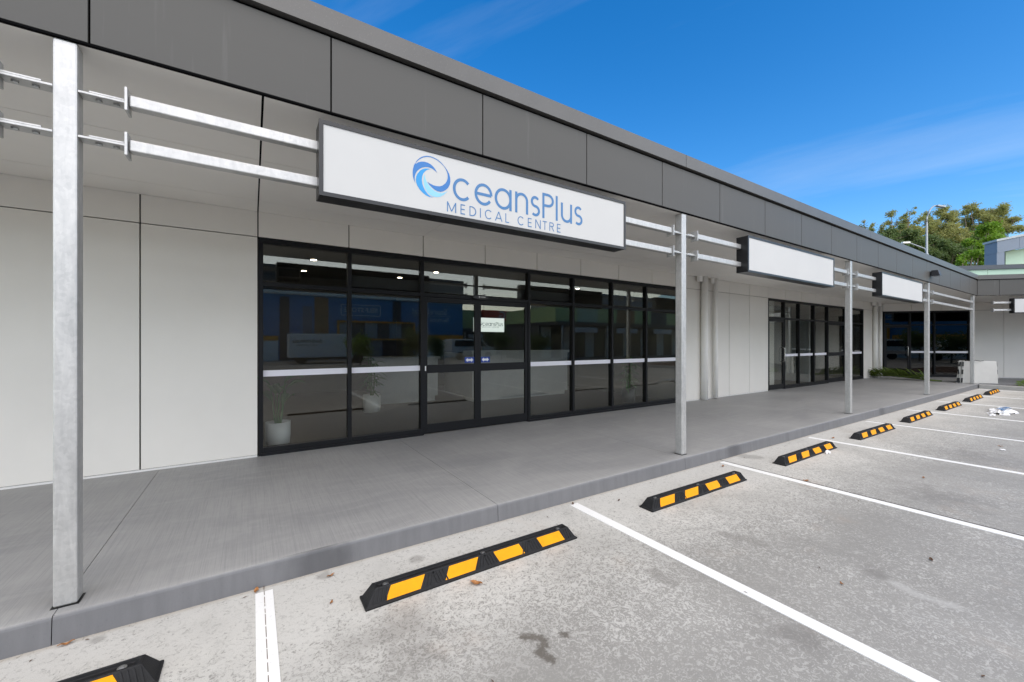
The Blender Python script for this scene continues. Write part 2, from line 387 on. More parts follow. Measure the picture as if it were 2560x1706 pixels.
# footpath slabs with rounded kerb edge
fp = struct('footpath', MB().prism([(-12, KY + .02), (20.1, KY + .02), (XC - .05, WY + .1), (-12, WY + .1)], -.1, SL - .03), 'joint_black')
prof = [(KY - .012, -.05), (KY, SL - .018), (KY + .003, SL - .009), (KY + .009, SL - .003), (KY + .018, SL), (WY + .09, SL), (WY + .09, -.05)]
JX = [-.83 + 2.55 * k for k in range(-4, 9)]       # control joints
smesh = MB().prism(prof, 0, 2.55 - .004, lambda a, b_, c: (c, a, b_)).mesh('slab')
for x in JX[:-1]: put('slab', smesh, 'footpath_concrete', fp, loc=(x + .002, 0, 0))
last = JX[-1] + .003
m = MB(); n = len(prof)
xe = lambda y: XC - (WY - y) * math.tan(R(22.5)) - .003
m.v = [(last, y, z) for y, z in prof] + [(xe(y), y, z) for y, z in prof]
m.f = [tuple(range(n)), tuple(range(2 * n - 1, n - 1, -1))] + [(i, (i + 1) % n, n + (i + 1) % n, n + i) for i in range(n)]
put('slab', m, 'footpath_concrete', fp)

# ------------------------------------------------------------------ building kit (local frame: x along the wall, y into the shop, y=0 wall face)
def wall_panels(root, y, lows, ups, gap=.013):
    for x0, x1 in lows: put('wall_panel', MB().box(x0 + gap / 2, x1 - gap / 2, y, y + .030, SL + .024, GT - .005), 'panel_white', root)
    for x0, x1 in ups: put('wall_panel', MB().box(x0 + gap / 2, x1 - gap / 2, y, y + .030, GT + .005, SZ - .002), 'panel_white', root)
def fascia(root, y, joints, x_end_cap=()):
    for x0, x1 in zip(joints, joints[1:]):
        put('fascia_panel', MB().box(x0 + .005, x1 - .005, y, y + .018, SZ + .012, 3.556), 'fascia_grey', root, bevel=.002)
def column(root, x, y, w=.045, brackets=((1, 2.795), (1, 2.562), (-1, 2.795), (-1, 2.562))):
    c = put('column', MB().box(x - w, x + w, y - w, y + w, SL + .003, SZ), 'galvanised', root, bevel=.008)
    put('dark_foot_gap', MB().box(x - w - .007, x + w + .007, y - w - .007, y + w + .007, SL - .002, SL + .003), 'rubber_black', c, loc=(0, 0, 0))  # dark gap at the column foot drawn as a thin black sheet, no plate
    for s, z in brackets:
        mb = MB().box(min(x + s * w, x + s * .232), max(x + s * w, x + s * .232), y - .042, y + .042, z - .006, z + .006)
        mb.box(min(x + s * .085, x + s * .222), max(x + s * .085, x + s * .222), y - .040, y + .040, z + .0065, z + .0165)
        put('bracket', mb, 'galvanised', c, loc=(0, 0, 0), bevel=.002)
        for q in (.115, .185):
            put('bolt', MB().tube([(x + s * q, y, z - .016), (x + s * q, y, z - .004)], .014, 6), 'bolt_steel', c, loc=(0, 0, 0))
    return c
def rail(root, x0, x1, y, z):
    r = put('sign_rail', MB().box(x0 + .01, x1 - .01, y - .03, y + .03, z - .031, z + .031), 'galvanised', root, bevel=.006)
    for x in (x0, x1): put('end_plate', MB().box(x - .006, x + .006, y - .048, y + .048, z - .062, z + .062), 'galvanised', r, loc=(0, 0, 0), bevel=.002)
def shopfront(root, y, x0, x1, mullions, doors, glassmat='shop_glass', bands=True, transom=2.19, handles=()):
    """mullions: x positions; doors: list of (x0, x1, [leaf splits], sliding?)"""
    fr = MB().box(x0, x1, y, y + .10, GT - .06, GT - .002).box(x0, x0 + .048, y, y + .10, SL, GT - .06).box(x1 - .048, x1, y, y + .10, SL, GT - .06)
    segs = []; edges = [x0 + .024] + list(mullions) + [x1 - .024]
    dr = [(d[0], d[1]) for d in doors]
    for a_, b_ in zip(edges, edges[1:]):
        isd = any(abs(a_ - d0) < .2 and abs(b_ - d1) < .2 for d0, d1 in dr)
        segs.append((a_, b_, isd))
        if not isd: fr.box(a_ + .0, b_ - .0, y - .012, y + .10, SL, SL + .035).box(a_ + .024, b_ - .024, y + .004, y + .096, SL + .035, SL + .095)
    f = put('shopfront_frame', fr, 'frame_black', root, bevel=.003)
    for x in mullions: put('mullion', MB().box(x - .024, x + .024, y + .001, y + .099, SL, GT - .06), 'frame_black', f, loc=(0, 0, 0), bevel=.003)
    for a_, b_, isd in segs:
        a2, b2 = a_ + .024, b_ - .024
        put('transom', MB().box(a2, b2, y + .008, y + .092, transom - .026, transom + .026), 'frame_black', f, loc=(0, 0, 0), bevel=.003)
        put('pane', MB().box(a2, b2, y + .046, y + .052, transom + .026, GT - .06), glassmat, f, loc=(0, 0, 0))
        if not isd:
            put('pane', MB().box(a2, b2, y + .046, y + .052, SL + .095, transom - .026), glassmat, f, loc=(0, 0, 0))
            if bands: put('safety_band', MB().box(a2, b2, y + .0425, y + .0445, 1.079, 1.153), 'band_white', f, loc=(0, 0, 0))
    for d in doors:
        dx0, dx1, splits, kind = d; xs = [dx0 + .026] + splits + [dx1 - .026]
        for i, (a_, b_) in enumerate(zip(xs, xs[1:])):
            st = .055; t = transom - .03; mb = MB().box(a_, a_ + st, y + .015, y + .055, SL + .02, t).box(b_ - st, b_, y + .015, y + .055, SL + .02, t)
            mb.box(a_ + st, b_ - st, y + .015, y + .055, t - .075, t).box(a_ + st, b_ - st, y + .015, y + .055, SL + .02, SL + .15)
            if kind != 'plain': mb.box(a_ + st, b_ - st, y + .013, y + .057, 1.039, 1.158)
            dl = put('door', mb, 'frame_black', root, bevel=.003)
            ps = [(SL + .15, t - .075)] if kind == 'plain' else [(SL + .15, 1.039), (1.158, t - .075)]
            for z0, z1 in ps: put('pane', MB().box(a_ + st, b_ - st, y + .032, y + .038, z0, z1), glassmat, dl, loc=(0, 0, 0))
            for hx in handles:
                if a_ <= hx <= b_:
                    put('handle', MB().tube([(hx, y + .015, .93), (hx, y - .03, .95), (hx, y - .04, 1.0), (hx, y - .04, 1.28), (hx, y - .03, 1.33), (hx, y + .015, 1.35)], .013, 8), 'chrome', dl, loc=(0, 0, 0), smooth=True)
    return f
def downpipe(root, x, y, r, top=SZ):
    p = put('downpipe', MB().tube([(x, y, SL + .01), (x, y, top)], r, 20, True), 'pipe_white', root)
    for pl in p.data.polygons: pl.use_smooth = len(pl.vertices) == 4
    put('pipe_collar', MB().tube([(x - r * 2.6, y, top - .13), (x - r * 2.6, y, top)], r * .85, 16), 'pipe_white', p, loc=(0, 0, 0))

# ------------------------------------------------------------------ main row of shops
MR = (8.0, WY, SL)
shop = thing('shop_building', 'long white panelled row of shops with grey fascia and steel-post awning', 'building', MR, world=True)
low = [(-7.11, -6.09), (-6.09, -5.07), (-5.07, -4.05), (-4.05, -3.03), (-3.03, -2.005), (-2.005, -.986), (-.986, .057), (8.17, 9.18), (9.18, 10.162), (10.162, 11.147), (11.147, 12.136), (19.296, 20.34), (20.34, XC - .01)]
upj = [-7.11, -6.09, -5.07, -4.05, -3.03, -2.005, -.986, .057, 1.074, 2.094, 3.122, 4.143, 5.152, 6.165, 7.178, 8.17, 9.18, 10.162, 11.147, 12.136, 13.153, 14.178, 15.187, 16.229, 17.243, 18.27, 19.296, 20.34, XC - .01]
wall_panels(shop, WY, low, list(zip(upj, upj[1:])))
bk = MB()
for x0, x1 in ((-7.2, .055), (8.19, 12.13), (19.30, XC + .02)): bk.box(x0, x1, WY + .033, WY + .10, SL, GT)
bk.box(-7.2, XC + .02, WY + .033, WY + .10, GT, SZ + .05)
put('wall_backing', bk, 'joint_black', shop)
for x0, x1 in ((-7.2, .05), (8.175, 12.13), (19.302, XC - .02)): put('base_flashing', MB().box(x0, x1, WY - .004, WY + .016, SL, SL + .019), 'trim_white', shop)
sj = [-7.1, -5.05, -3.0, -1.98, .057, 2.094, 4.143, 6.165, 8.17, 10.162, 12.136, 14.178, 16.229, 18.27]
rows = [(FY + .021, 4.06), (4.06, 5.22), (5.22, WY + .015)]
mit = lambda y: XC - (WY - y) * math.tan(R(22.5))
for i, x0 in enumerate(sj):
    for y0, y1 in rows:
        if i + 1 < len(sj):
            x1 = sj[i + 1]; ga = .007 if abs(x0 - .057) < .01 else .0022; gb = .007 if abs(x1 - .057) < .01 else .0022
            put('soffit_panel', MB().box(x0 + ga, x1 - gb, y0 + .0035, y1 - .0035, SZ, SZ + .012), 'soffit_white', shop)
        else:
            put('soffit_panel', MB().prism([(x0 + .002, y0 + .002), (mit(y0) - .003, y0 + .002), (mit(y1) - .003, y1 - .002), (x0 + .002, y1 - .002)], SZ, SZ + .012), 'soffit_white', shop)
put('soffit_backing', MB().prism([(-7.2, FY + .02), (mit(FY), FY + .02), (mit(WY), WY + .02), (-7.2, WY + .02)], SZ + .016, SZ + .06), 'joint_black', shop)
fj = [-.717 + 1.167 * k for k in range(-6, 18)]
fj = [x for x in fj if x < FC - .4] + [FC - .006]
fascia(shop, FY, fj)
put('fascia_backing', MB().prism([(-7.8, FY + .022), (FC, FY + .022), (FC + .04, FY + .10), (-7.8, FY + .10)], SZ + .018, 3.66), 'joint_black', shop)
put('shadow_gap_strip', MB().box(-7.8, FC - .002, FY - .002, FY + .022, SZ, SZ + .008), 'joint_black', shop)  # shadow gap under the fascia, its shade put in as a black strip
cj = [-7.8, -1.75, 4.348, 10.4, 16.45, FC]
for x0, x1 in zip(cj, cj[1:]):
    e = x1 if x1 == FC else x1 - .003
    k = (lambda y: math.tan(R(22.5)) * (y - FY)) if x1 == FC else (lambda y: 0)
    m = MB(); pr = [(FY - .035, 3.578), (FY - .035, 3.722), (FY + .25, 3.735), (FY + .25, 3.60), (FY - .02, 3.578)]
    nn = len(pr); m.v = [(x0 + .003, y, z) for y, z in pr] + [(e + k(y), y, z) for y, z in pr]
    m.f = [tuple(range(nn)), tuple(range(2 * nn - 1, nn - 1, -1))] + [(i, (i + 1) % nn, nn + (i + 1) % nn, nn + i) for i in range(nn)]
    put('capping', m, 'capping_grey', shop)
put('roof', MB().prism([(-7.8, FY + .2), (FC, FY + .2), (XC + 5, WY + 11), (-7.8, WY + 11)], 3.45, 3.56), 'roof_grey', shop)
put('side_wall', MB().box(-7.4, -7.2, WY - .0, WY + 11, 0, 3.45), 'panel_white', shop)
put('rear_wall', MB().box(-7.4, XC + 4, WY + 10.8, WY + 11, 0, 3.45), 'panel_white', shop)
shopfront(shop, WY, .062, 8.165, [1.085, 2.084, 3.985, 4.98, 5.995, 7.015], [(2.084, 3.985, [3.0], 'mid')])
shopfront(shop, WY, 12.142, 19.29, [13.12, 14.07, 15.10, 16.14, 17.62], [(12.166, 13.12, [], 'plain'), (16.14, 17.62, [], 'mid')], handles=(13.02, 17.5))
CX = [-5.985, -.807, 4.375, 9.555, 14.735, 19.90]; CY = 3.026
for x in CX[:-1]: column(shop, x, CY)
column(shop, CX[-1], CY, brackets=((-1, 2.795), (-1, 2.562)))
for a_, b_ in zip(CX, CX[1:]):
    for z in (2.802, 2.560): rail(shop, a_ + .235, b_ - .235, 3.0, z)
for x, r in ((8.96, .075), (9.42, .050), (20.25, .075), (20.80, .050)): downpipe(shop, x, WY - .085, r)

# door fittings on the medical centre
dd = [o for o in shop.children if o.name.startswith('door')][:2]
op = put('door_operator', MB().box(1.12, 4.98, WY + .105, WY + .27, 2.235, 2.40), 'light_black', shop, bevel=.01)
def stick(parent, x0, x1, z0, z1, y):
    s = put('door_sticker', MB().box(x0, x1, y, y + .0012, z0, z1), 'sticker_blue', parent, loc=(0, 0, 0))
    zc = (z0 + z1) / 2; w = x1 - x0
    put('arrow', MB().prism([(x0 + .1 * w, zc), (x0 + .32 * w, zc + .034), (x0 + .32 * w, zc + .016), (x0 + .68 * w, zc + .016), (x0 + .68 * w, zc + .034), (x0 + .9 * w, zc), (x0 + .68 * w, zc - .034), (x0 + .68 * w, zc - .016), (x0 + .32 * w, zc - .016), (x0 + .32 * w, zc - .034)], y - .0012, y - .0002, lambda a, b_, c: (a, c, b_)), 'paper_white', s, loc=(0, 0, 0))
stick(dd[0], 2.775, 2.94, 1.172, 1.262, WY + .028); stick(dd[1], 3.06, 3.22, 1.172, 1.262, WY + .028)
put('door_pull', MB().box(2.125, 2.140, WY + .004, WY + .014, 1.075, 1.145), 'paper_white', dd[0], loc=(0, 0, 0))
sm = MB(); sm.prism([(.145 * math.cos(t * math.pi / 12), .036 * math.sin(t * math.pi / 12)) for t in range(24)], 0, .06, lambda a, b_, c: (3.02 + a, WY - .045 + c, 2.20 + b_))
sn = put('door_sensor', sm, 'light_black', shop, bevel=.008)
put('maker_mark', MB().box(2.985, 3.005, WY - .0465, WY - .0455, 2.193, 2.213).box(3.015, 3.10, WY - .0465, WY - .0455, 2.198, 2.207), 'paper_white', sn, loc=(0, 0, 0))

# ------------------------------------------------------------------ signs
def arc(cx_, cz_, r, a0, a1, n=18, rz=None): return [(cx_ + r * math.cos(R(a0 + (a1 - a0) * i / n)), cz_ + (rz or r) * math.sin(R(a0 + (a1 - a0) * i / n))) for i in range(n + 1)]
def stroke(pts, w, closed=False):
    """ribbon of constant width along a 2-D polyline -> list of quads"""
    P = [Vector(p) for p in pts]; m = len(P); ls, rs = [], []
    for i in range(m):
        if closed: p0, p1 = P[i - 1], P[(i + 1) % m]
        else: p0, p1 = P[max(i - 1, 0)], P[min(i + 1, m - 1)]
        if not closed and 0 < i < m - 1:
            d1 = (P[i] - p0).normalized(); d2 = (p1 - P[i]).normalized(); t_ = (d1 + d2).normalized(); c = max(.35, t_.dot(d2))
        else: t_ = (p1 - p0).normalized(); c = 1
        nn = Vector((-t_.y, t_.x)) * (w / 2 / c); ls.append(P[i] + nn); rs.append(P[i] - nn)
    qs = [(ls[i], ls[i + 1], rs[i + 1], rs[i]) for i in range(m - 1)]
    if closed: qs.append((ls[-1], ls[0], rs[0], rs[-1]))
    return qs
def glyph(ch, w, h, xh, s):
    """strokes in a box w wide; h cap height, xh x-height; geometric sans"""
    r = xh / 2 - s / 2; rx = w / 2 - s / 2; c = w / 2
    def el(a0, a1, n=22, cx_=c, cz_=xh / 2, rx_=rx, rz_=r): return [(cx_ + rx_ * math.cos(R(a0 + (a1 - a0) * i / n)), cz_ + rz_ * math.sin(R(a0 + (a1 - a0) * i / n))) for i in range(n + 1)]
    S2 = s / 2
    if ch == 'c': return [el(42, 318)]
    if ch == 'e': return [el(0, 325), [(S2, xh / 2), (w - S2, xh / 2)]]
    if ch == 'a': return [el(0, 360, 28), [(w - S2, 0), (w - S2, xh)]]
    if ch == 'n': return [[(S2, 0), (S2, xh)], [(S2, xh - w / 2 - .0)] + el(180, 0, 16, c, xh - w / 2, w / 2 - S2, w / 2 - S2) + [(w - S2, 0)]]
    if ch == 'u': return [[(w - S2, 0), (w - S2, xh)], [(S2, xh)] + el(180, 360, 16, c, w / 2, w / 2 - S2, w / 2 - S2)]
    if ch == 's':
        rr = (xh - s) / 4; return [[(c + math.cos(R(q)) * rx * .92, xh - S2 - rr + rr * math.sin(R(q))) for q in range(35, 271, 15)] + [(c + math.cos(R(q)) * rx, S2 + rr + rr * math.sin(R(q))) for q in range(75, -146, -15)]]
    if ch == 'l': return [[(S2, 0), (S2, h)]]
    if ch == 'P': return [[(S2, 0), (S2, h)], [(S2, h - S2)] + [(w - S2 - h * .25, h - S2)] + [(w - S2 - h * .25 + h * .25 * math.cos(R(q)), h * .73 + (h * .27 - S2) * math.sin(R(q))) for q in range(75, -91, -15)] + [(S2, h * .46 + S2)]]
    if ch == 'M': return [[(S2, 0), (S2, h)], [(S2, h), (c, h * .08)], [(c, h * .08), (w - S2, h)], [(w - S2, h), (w - S2, 0)]]
    if ch == 'E': return [[(S2, 0), (S2, h)], [(S2, h - S2), (w, h - S2)], [(S2, h * .5), (w * .93, h * .5)], [(S2, S2), (w, S2)]]
    if ch == 'D': return [[(S2, 0), (S2, h)], [(S2, h - S2), (w * .35, h - S2)] + [(w * .35 + (w * .65 - S2) * math.cos(R(q)), h / 2 + (h / 2 - S2) * math.sin(R(q))) for q in range(80, -91, -10)] + [(S2, S2)]]
    if ch == 'I': return [[(S2, 0), (S2, h)]]
    if ch == 'C': return [[(c + rx * math.cos(R(q)), h / 2 + (h / 2 - S2) * math.sin(R(q))) for q in range(42, 319, 12)]]
    if ch == 'A': return [[(0, 0), (c, h)], [(c, h), (w, 0)], [(w * .2, h * .3), (w * .8, h * .3)]]
    if ch == 'L': return [[(S2, h), (S2, 0)], [(S2, S2), (w, S2)]]
    if ch == 'N': return [[(S2, 0), (S2, h)], [(S2, h), (w - S2, 0)], [(w - S2, 0), (w - S2, h)]]
    if ch == 'T': return [[(c, 0), (c, h)], [(0, h - S2), (w, h - S2)]]
    if ch == 'R': return [[(S2, 0), (S2, h)], [(S2, h - S2), (w * .6, h - S2)] + [(w * .6 + w * .32 * math.cos(R(q)), h * .75 + (h * .25 - S2) * math.sin(R(q))) for q in range(75, -91, -15)] + [(S2, h * .5 + S2)], [(w * .5, h * .5), (w, 0)]]
    return []
LOGO = {
'ink_dark': [[(1.0053, 2.657), (0.9938, 2.6798), (0.9875, 2.7035), (0.9857, 2.7283), (0.9875, 2.7538), (0.9938, 2.7804), (1.0039, 2.8038), (1.0111, 2.8), (1.0285, 2.8154), (1.0519, 2.8258), (1.0755, 2.8304), (1.1023, 2.8294), (1.1263, 2.8217), (1.1475, 2.8081), (1.1627, 2.7915), (1.1765, 2.7701), (1.1627, 2.7799), (1.1414, 2.7909), (1.1233, 2.7953), (1.0993, 2.7959), (1.0785, 2.7919), (1.0578, 2.7828), (1.0373, 2.7681), (1.0198, 2.7486), (1.0082, 2.7278), (1.0018, 2.7067), (1.0004, 2.6868)],
 [(1.0067, 2.8073), (1.0198, 2.8287), (1.0402, 2.8506), (1.0637, 2.8672), (1.0933, 2.8788), (1.1233, 2.8826), (1.1536, 2.8792), (1.1842, 2.8702), (1.212, 2.8537), (1.237, 2.832), (1.2591, 2.8078), (1.2749, 2.7821), (1.2829, 2.7544), (1.2838, 2.7281), (1.2781, 2.7004), (1.2654, 2.6757), (1.2464, 2.6557), (1.2245, 2.6396), (1.2027, 2.6323), (1.178, 2.6317), (1.1536, 2.6397), (1.1323, 2.6526), (1.1143, 2.6674), (1.0978, 2.6867), (1.1203, 2.6772), (1.1445, 2.6709), (1.1688, 2.6694), (1.1965, 2.6731), (1.2183, 2.6835), (1.2402, 2.7027), (1.2543, 2.7247), (1.2616, 2.7498), (1.2616, 2.7732), (1.2559, 2.7939), (1.2458, 2.813), (1.2308, 2.832), (1.2089, 2.8481), (1.1827, 2.8632), (1.1521, 2.8719), (1.1233, 2.8754), (1.0933, 2.8706), (1.0666, 2.86), (1.0431, 2.8437), (1.0256, 2.8268), (1.0111, 2.8064)]],
'ink_mid': [[(1.1233, 2.7867), (1.1053, 2.7868), (1.0814, 2.7818), (1.0607, 2.7722), (1.0402, 2.7547), (1.0227, 2.731), (1.0125, 2.7063), (1.0096, 2.6832), (1.0125, 2.6614), (1.0212, 2.6408), (1.0373, 2.6187), (1.0607, 2.5981), (1.0874, 2.5835), (1.1143, 2.5759), (1.1475, 2.5786), (1.1233, 2.582), (1.1023, 2.595), (1.0844, 2.6142), (1.0696, 2.6367), (1.0592, 2.6629), (1.0554, 2.6903), (1.0578, 2.7163), (1.0666, 2.741), (1.0814, 2.7613), (1.0993, 2.7768)]],
'ink_light': [[(1.077, 2.7376), (1.0696, 2.7133), (1.0681, 2.6903), (1.071, 2.6625), (1.0799, 2.636), (1.0963, 2.6109), (1.1173, 2.5937), (1.1414, 2.5855), (1.1688, 2.5857), (1.1996, 2.594), (1.2308, 2.6161), (1.2638, 2.6519), (1.2402, 2.6355), (1.212, 2.624), (1.1842, 2.6228), (1.1566, 2.6288), (1.1323, 2.6425), (1.1113, 2.6625), (1.0933, 2.6843), (1.0844, 2.7052)]]}
WORD = [('c', 1.304, 1.467), ('e', 1.492, 1.658), ('a', 1.678, 1.844), ('n', 1.879, 2.014), ('s', 2.039, 2.142), ('P', 2.168, 2.298), ('l', 2.319, 2.344), ('u', 2.380, 2.514), ('s', 2.540, 2.645)]
SUB = [('M', 1.256, 1.332), ('E', 1.370, 1.408), ('D', 1.448, 1.507), ('I', 1.542, 1.555), ('C', 1.587, 1.656), ('A', 1.685, 1.749), ('L', 1.782, 1.818), ('C', 1.905, 1.973), ('E', 2.011, 2.051), ('N', 2.091, 2.149), ('T', 2.172, 2.219), ('R', 2.247, 2.298), ('E', 2.334, 2.375)]
def flat(strokes, ox, oz, w, fr2, y):
    m = MB()
    for i, st_ in enumerate(strokes):
        for q in stroke(st_, w): m.quad(*[fr2(p[0] + ox, p[1] + oz, y - .0004 * i) for p in q])
    return m
def brand_print(root, y, fr2, kw):
    """fr2 maps sign-plane (x, z) of the street sign into the target plane"""
    for mt, polys in LOGO.items():
        for i, p in enumerate(polys):
            m = MB(); m.v = [fr2(a, b_, y) for a, b_ in p]; m.f = [tuple(range(len(p)))]
            put('logo', m, mt, root, fix=False, **kw)
    for ch, x0, x1 in WORD: put('letter', flat(glyph(ch, x1 - x0, .225, .178, .0235), x0, 2.596, .0235, fr2, y), 'ink_blue', root, fix=False, **kw)
    for ch, x0, x1 in SUB: put('letter', flat(glyph(ch, x1 - x0, .077, .077, .0075), x0, 2.4935, .0078, fr2, y), 'ink_blue', root, fix=False, **kw)
def lightbox(name, label, loc, rz, x0, x1, y0=-.155, y1=0.0, z0=2.447, z1=2.935, group=None):
    """loc = origin of a frame with x along the facade; box hangs between y0 (front) and y1"""
    t = thing(name, label, 'sign', loc, rz, group)
    fw = .024; ox, oy, oz = 0, 0, 0
    put('casing', MB().box(x0, x1, y0 + .004, y1, z0, z1), 'sign_frame', t, bevel=.004)
    put('face', MB().box(x0 + fw, x1 - fw, y0, y0 + .003, z0 + fw, z1 - fw), 'sign_white', t)
    f = MB().box(x0 - .002, x1 + .002, y0 - .006, y0 + .003, z0 - .002, z0 + fw).box(x0 - .002, x1 + .002, y0 - .006, y0 + .003, z1 - fw, z1 + .002)
    f.box(x0 - .002, x0 + fw, y0 - .006, y0 + .003, z0 + fw, z1 - fw).box(x1 - fw, x1 + .002, y0 - .006, y0 + .003, z0 + fw, z1 - fw)
    put('rim', f, 'sign_frame', t); return t
SY = 2.88
s1 = lightbox('sign_box', 'white light box sign with blue wave logo and MEDICAL CENTRE lettering', (0, SY + .155, 0), 0, .365, 3.235)
brand_print(s1, -.1562, lambda a, b_, y: (a, y, b_), {})
for (x0, x1), lab in zip(((5.63, 8.45), (10.82, 13.66)), ('blank white sign box hanging between the second and third steel posts', 'blank white sign box hanging between the third and fourth steel posts')):
    lightbox('sign_box', lab, (0, SY + .155, 0), 0, x0, x1, group='blank sign boxes along the awning')

# ------------------------------------------------------------------ second wing, turned 45 degrees
wing = thing('shop_building', 'second shop wing angled across the far end of the car park', 'building', (XC, WY, 0), R(-45))
WL = 13.0
wall_panels(wing, 0, [(2.90, 3.945), (3.945, 4.99), (8.1, 9.12), (9.12, 10.14), (10.14, 11.2), (11.2, 12.2), (12.2, WL)], [(x, min(x + .97, WL)) for x in [.01 + .97 * k for k in range(14)] if x < WL - .1])
put('wall_backing', MB().box(2.9, 5.0, .033, .1, SL, GT).box(8.1, WL, .033, .1, SL, GT).box(.02, WL, .033, .1, GT, SZ + .05), 'joint_black', wing)
put('base_flashing', MB().box(2.9, WL, -.004, .016, SL, SL + .02), 'trim_white', wing)
shopfront(wing, 0, .04, 2.90, [.94, 1.75], [(.064, .94, [], 'mid')], 'dark_shop_glass', handles=(.84,))
shopfront(wing, 0, 5.0, 8.1, [6.0, 7.0], [], 'dark_shop_glass')
tm = math.tan(R(22.5))
for y0, y1 in ((-2.655, -1.5), (-1.5, -.43), (-.43, .015)):
    put('soffit_panel', MB().prism([(-y0 * tm + .004, y0 + .002), (WL, y0 + .002), (WL, y1 - .002), (-y1 * tm + .004, y1 - .002)], SZ, SZ + .012), 'soffit_white', wing)
put('soffit_backing', MB().prism([(2.66 * tm, -2.66), (WL, -2.66), (WL, .02), (0, .02)], SZ + .016, SZ + .06), 'joint_black', wing)
f0 = 2.685 * tm
fascia(wing, -2.685, [f0 + .006] + [f0 + .60 + 1.167 * k for k in range(10)] + [WL])
put('fascia_backing', MB().box(f0, WL, -2.663, -2.59, SZ + .018, 3.66), 'joint_black', wing)
put('shadow_gap_strip', MB().box(f0, WL, -2.687, -2.663, SZ, SZ + .008), 'joint_black', wing)  # black strip painted in for the wing's shadow gap
m = MB(); pr = [(-2.72, 3.578), (-2.72, 3.722), (-2.43, 3.735), (-2.43, 3.60), (-2.70, 3.578)]; nn = 5
m.v = [(-y * tm, y, z) for y, z in pr] + [(WL, y, z) for y, z in pr]; m.f = [tuple(range(nn)), tuple(range(2 * nn - 1, nn - 1, -1))] + [(i, (i + 1) % nn, nn + (i + 1) % nn, nn + i) for i in range(nn)]
put('capping', m, 'capping_grey', wing)
put('roof', MB().box(1.2, WL, -2.45, 9, 3.45, 3.56), 'roof_grey', wing)
put('end_wall', MB().box(WL, WL + .15, 0, 9, 0, 3.45), 'panel_white', wing)
c0 = 1.50
for x in (6.3, 11.5): column(wing, x, -2.63)
for z in (2.802, 2.560): rail(wing, c0 + .05, 6.3 - .235, -2.655, z); rail(wing, 6.535, 11.265, -2.655, z)
lightbox('sign_box', 'blank white sign box on the angled wing at the right edge', (XC, WY, 0), R(-45), 2.02, 4.86, -2.775, -2.62)
# wing footpath
wp = struct('footpath', MB().prism([(.1, .1), (WL, .1), (WL, -2.73), (2.73 * tm + .1, -2.73)], -.1, SL - .03), 'joint_black'); wp.location = (XC, WY, 0); wp.rotation_euler = (0, 0, R(-45))
xs = [0, 2.8, 5.35, 7.9, 10.45, WL]
for i, (x0, x1) in enumerate(zip(xs, xs[1:])):
    put('slab', MB().prism([(x0 + .003 if i else 2.755 * tm + .004, -2.755), (x1 - .003, -2.755), (x1 - .003, .09), (x0 + .003, .09)], -.05, SL), 'footpath_concrete', wp, bevel=.012)
# wall and raised roof volume behind the wing
up = thing('clerestory_building', 'pale green panelled upper wall with slate capping behind the angled wing', 'building', (XC, WY, 0), R(-45))
for k in range(7): put('green_panel', MB().box(-2.2 + 2.44 * k + .006, -2.2 + 2.44 * (k + 1) - .006, 2.2, 2.22, 3.56, 4.62), 'green_panel', up)
put('wall_backing', MB().box(-2.2, 15, 2.222, 2.4, 3.5, 4.62), 'joint_black', up)
put('capping', MB().box(-2.3, 15, 2.12, 2.6, 4.62, 4.80), 'slate_dark', up)
hi = thing('skillion_building', 'slate blue building with sloping roof and green wall at right edge', 'building', tuple(at(2492, 27)), R(-45))
hx = 9.0
fr = lambda a, b_, c: (a, c, b_)
put('side_fin', MB().prism([(0, 0), (.42, 0), (.42, 7.6), (0, 7.45)], 0, .9, fr), 'slate_blue', hi)
sl = .20
for k in range(7): put('roof_panel', MB().prism([(k * 1.2 + .42 * (k == 0) * 0 + .006, 7.46 + sl * k * 1.2), (k * 1.2 + 1.2 - .006, 7.46 + sl * (k + 1) * 1.2), (k * 1.2 + 1.2 - .006, 8.22 + sl * (k + 1) * 1.2), (k * 1.2 + .006, 8.22 + sl * k * 1.2)], -.02, .9, fr), 'slate_blue', hi)
put('roof_capping', MB().prism([(-.06, 8.22), (8.5, 8.22 + sl * 8.5), (8.5, 8.36 + sl * 8.5), (-.06, 8.36)], -.08, .95, fr), 'lamp_grey', hi)
put('recess_wall', MB().prism([(.43, 0), (8.4, 0), (8.4, 9.0), (.43, 7.5)], .86, 1.0, fr), 'slate_dark', hi)
for k in range(5): put('green_panel', MB().prism([(1.1 + k * 1.2 + .006, 0), (2.3 + k * 1.2 - .006, 0), (2.3 + k * 1.2 - .006, 7.9 + .2 * k), (1.1 + k * 1.2 + .006, 7.66 + .2 * k)], .80, .85, fr), 'green_panel', hi)

# ------------------------------------------------------------------ shop interiors
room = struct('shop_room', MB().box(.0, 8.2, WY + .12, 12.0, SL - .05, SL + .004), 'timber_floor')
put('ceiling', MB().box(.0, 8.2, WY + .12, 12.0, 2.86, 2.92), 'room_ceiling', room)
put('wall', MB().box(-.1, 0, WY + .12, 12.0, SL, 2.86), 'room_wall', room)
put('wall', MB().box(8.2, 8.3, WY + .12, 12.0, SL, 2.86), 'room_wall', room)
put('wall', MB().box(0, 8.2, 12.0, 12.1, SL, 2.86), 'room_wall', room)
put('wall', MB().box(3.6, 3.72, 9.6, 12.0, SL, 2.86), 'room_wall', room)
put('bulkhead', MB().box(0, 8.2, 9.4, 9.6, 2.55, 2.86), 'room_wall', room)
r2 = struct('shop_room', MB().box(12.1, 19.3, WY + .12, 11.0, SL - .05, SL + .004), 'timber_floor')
put('ceiling', MB().box(12.1, 19.3, WY + .12, 11.0, 2.86, 2.92), 'room_ceiling', r2)
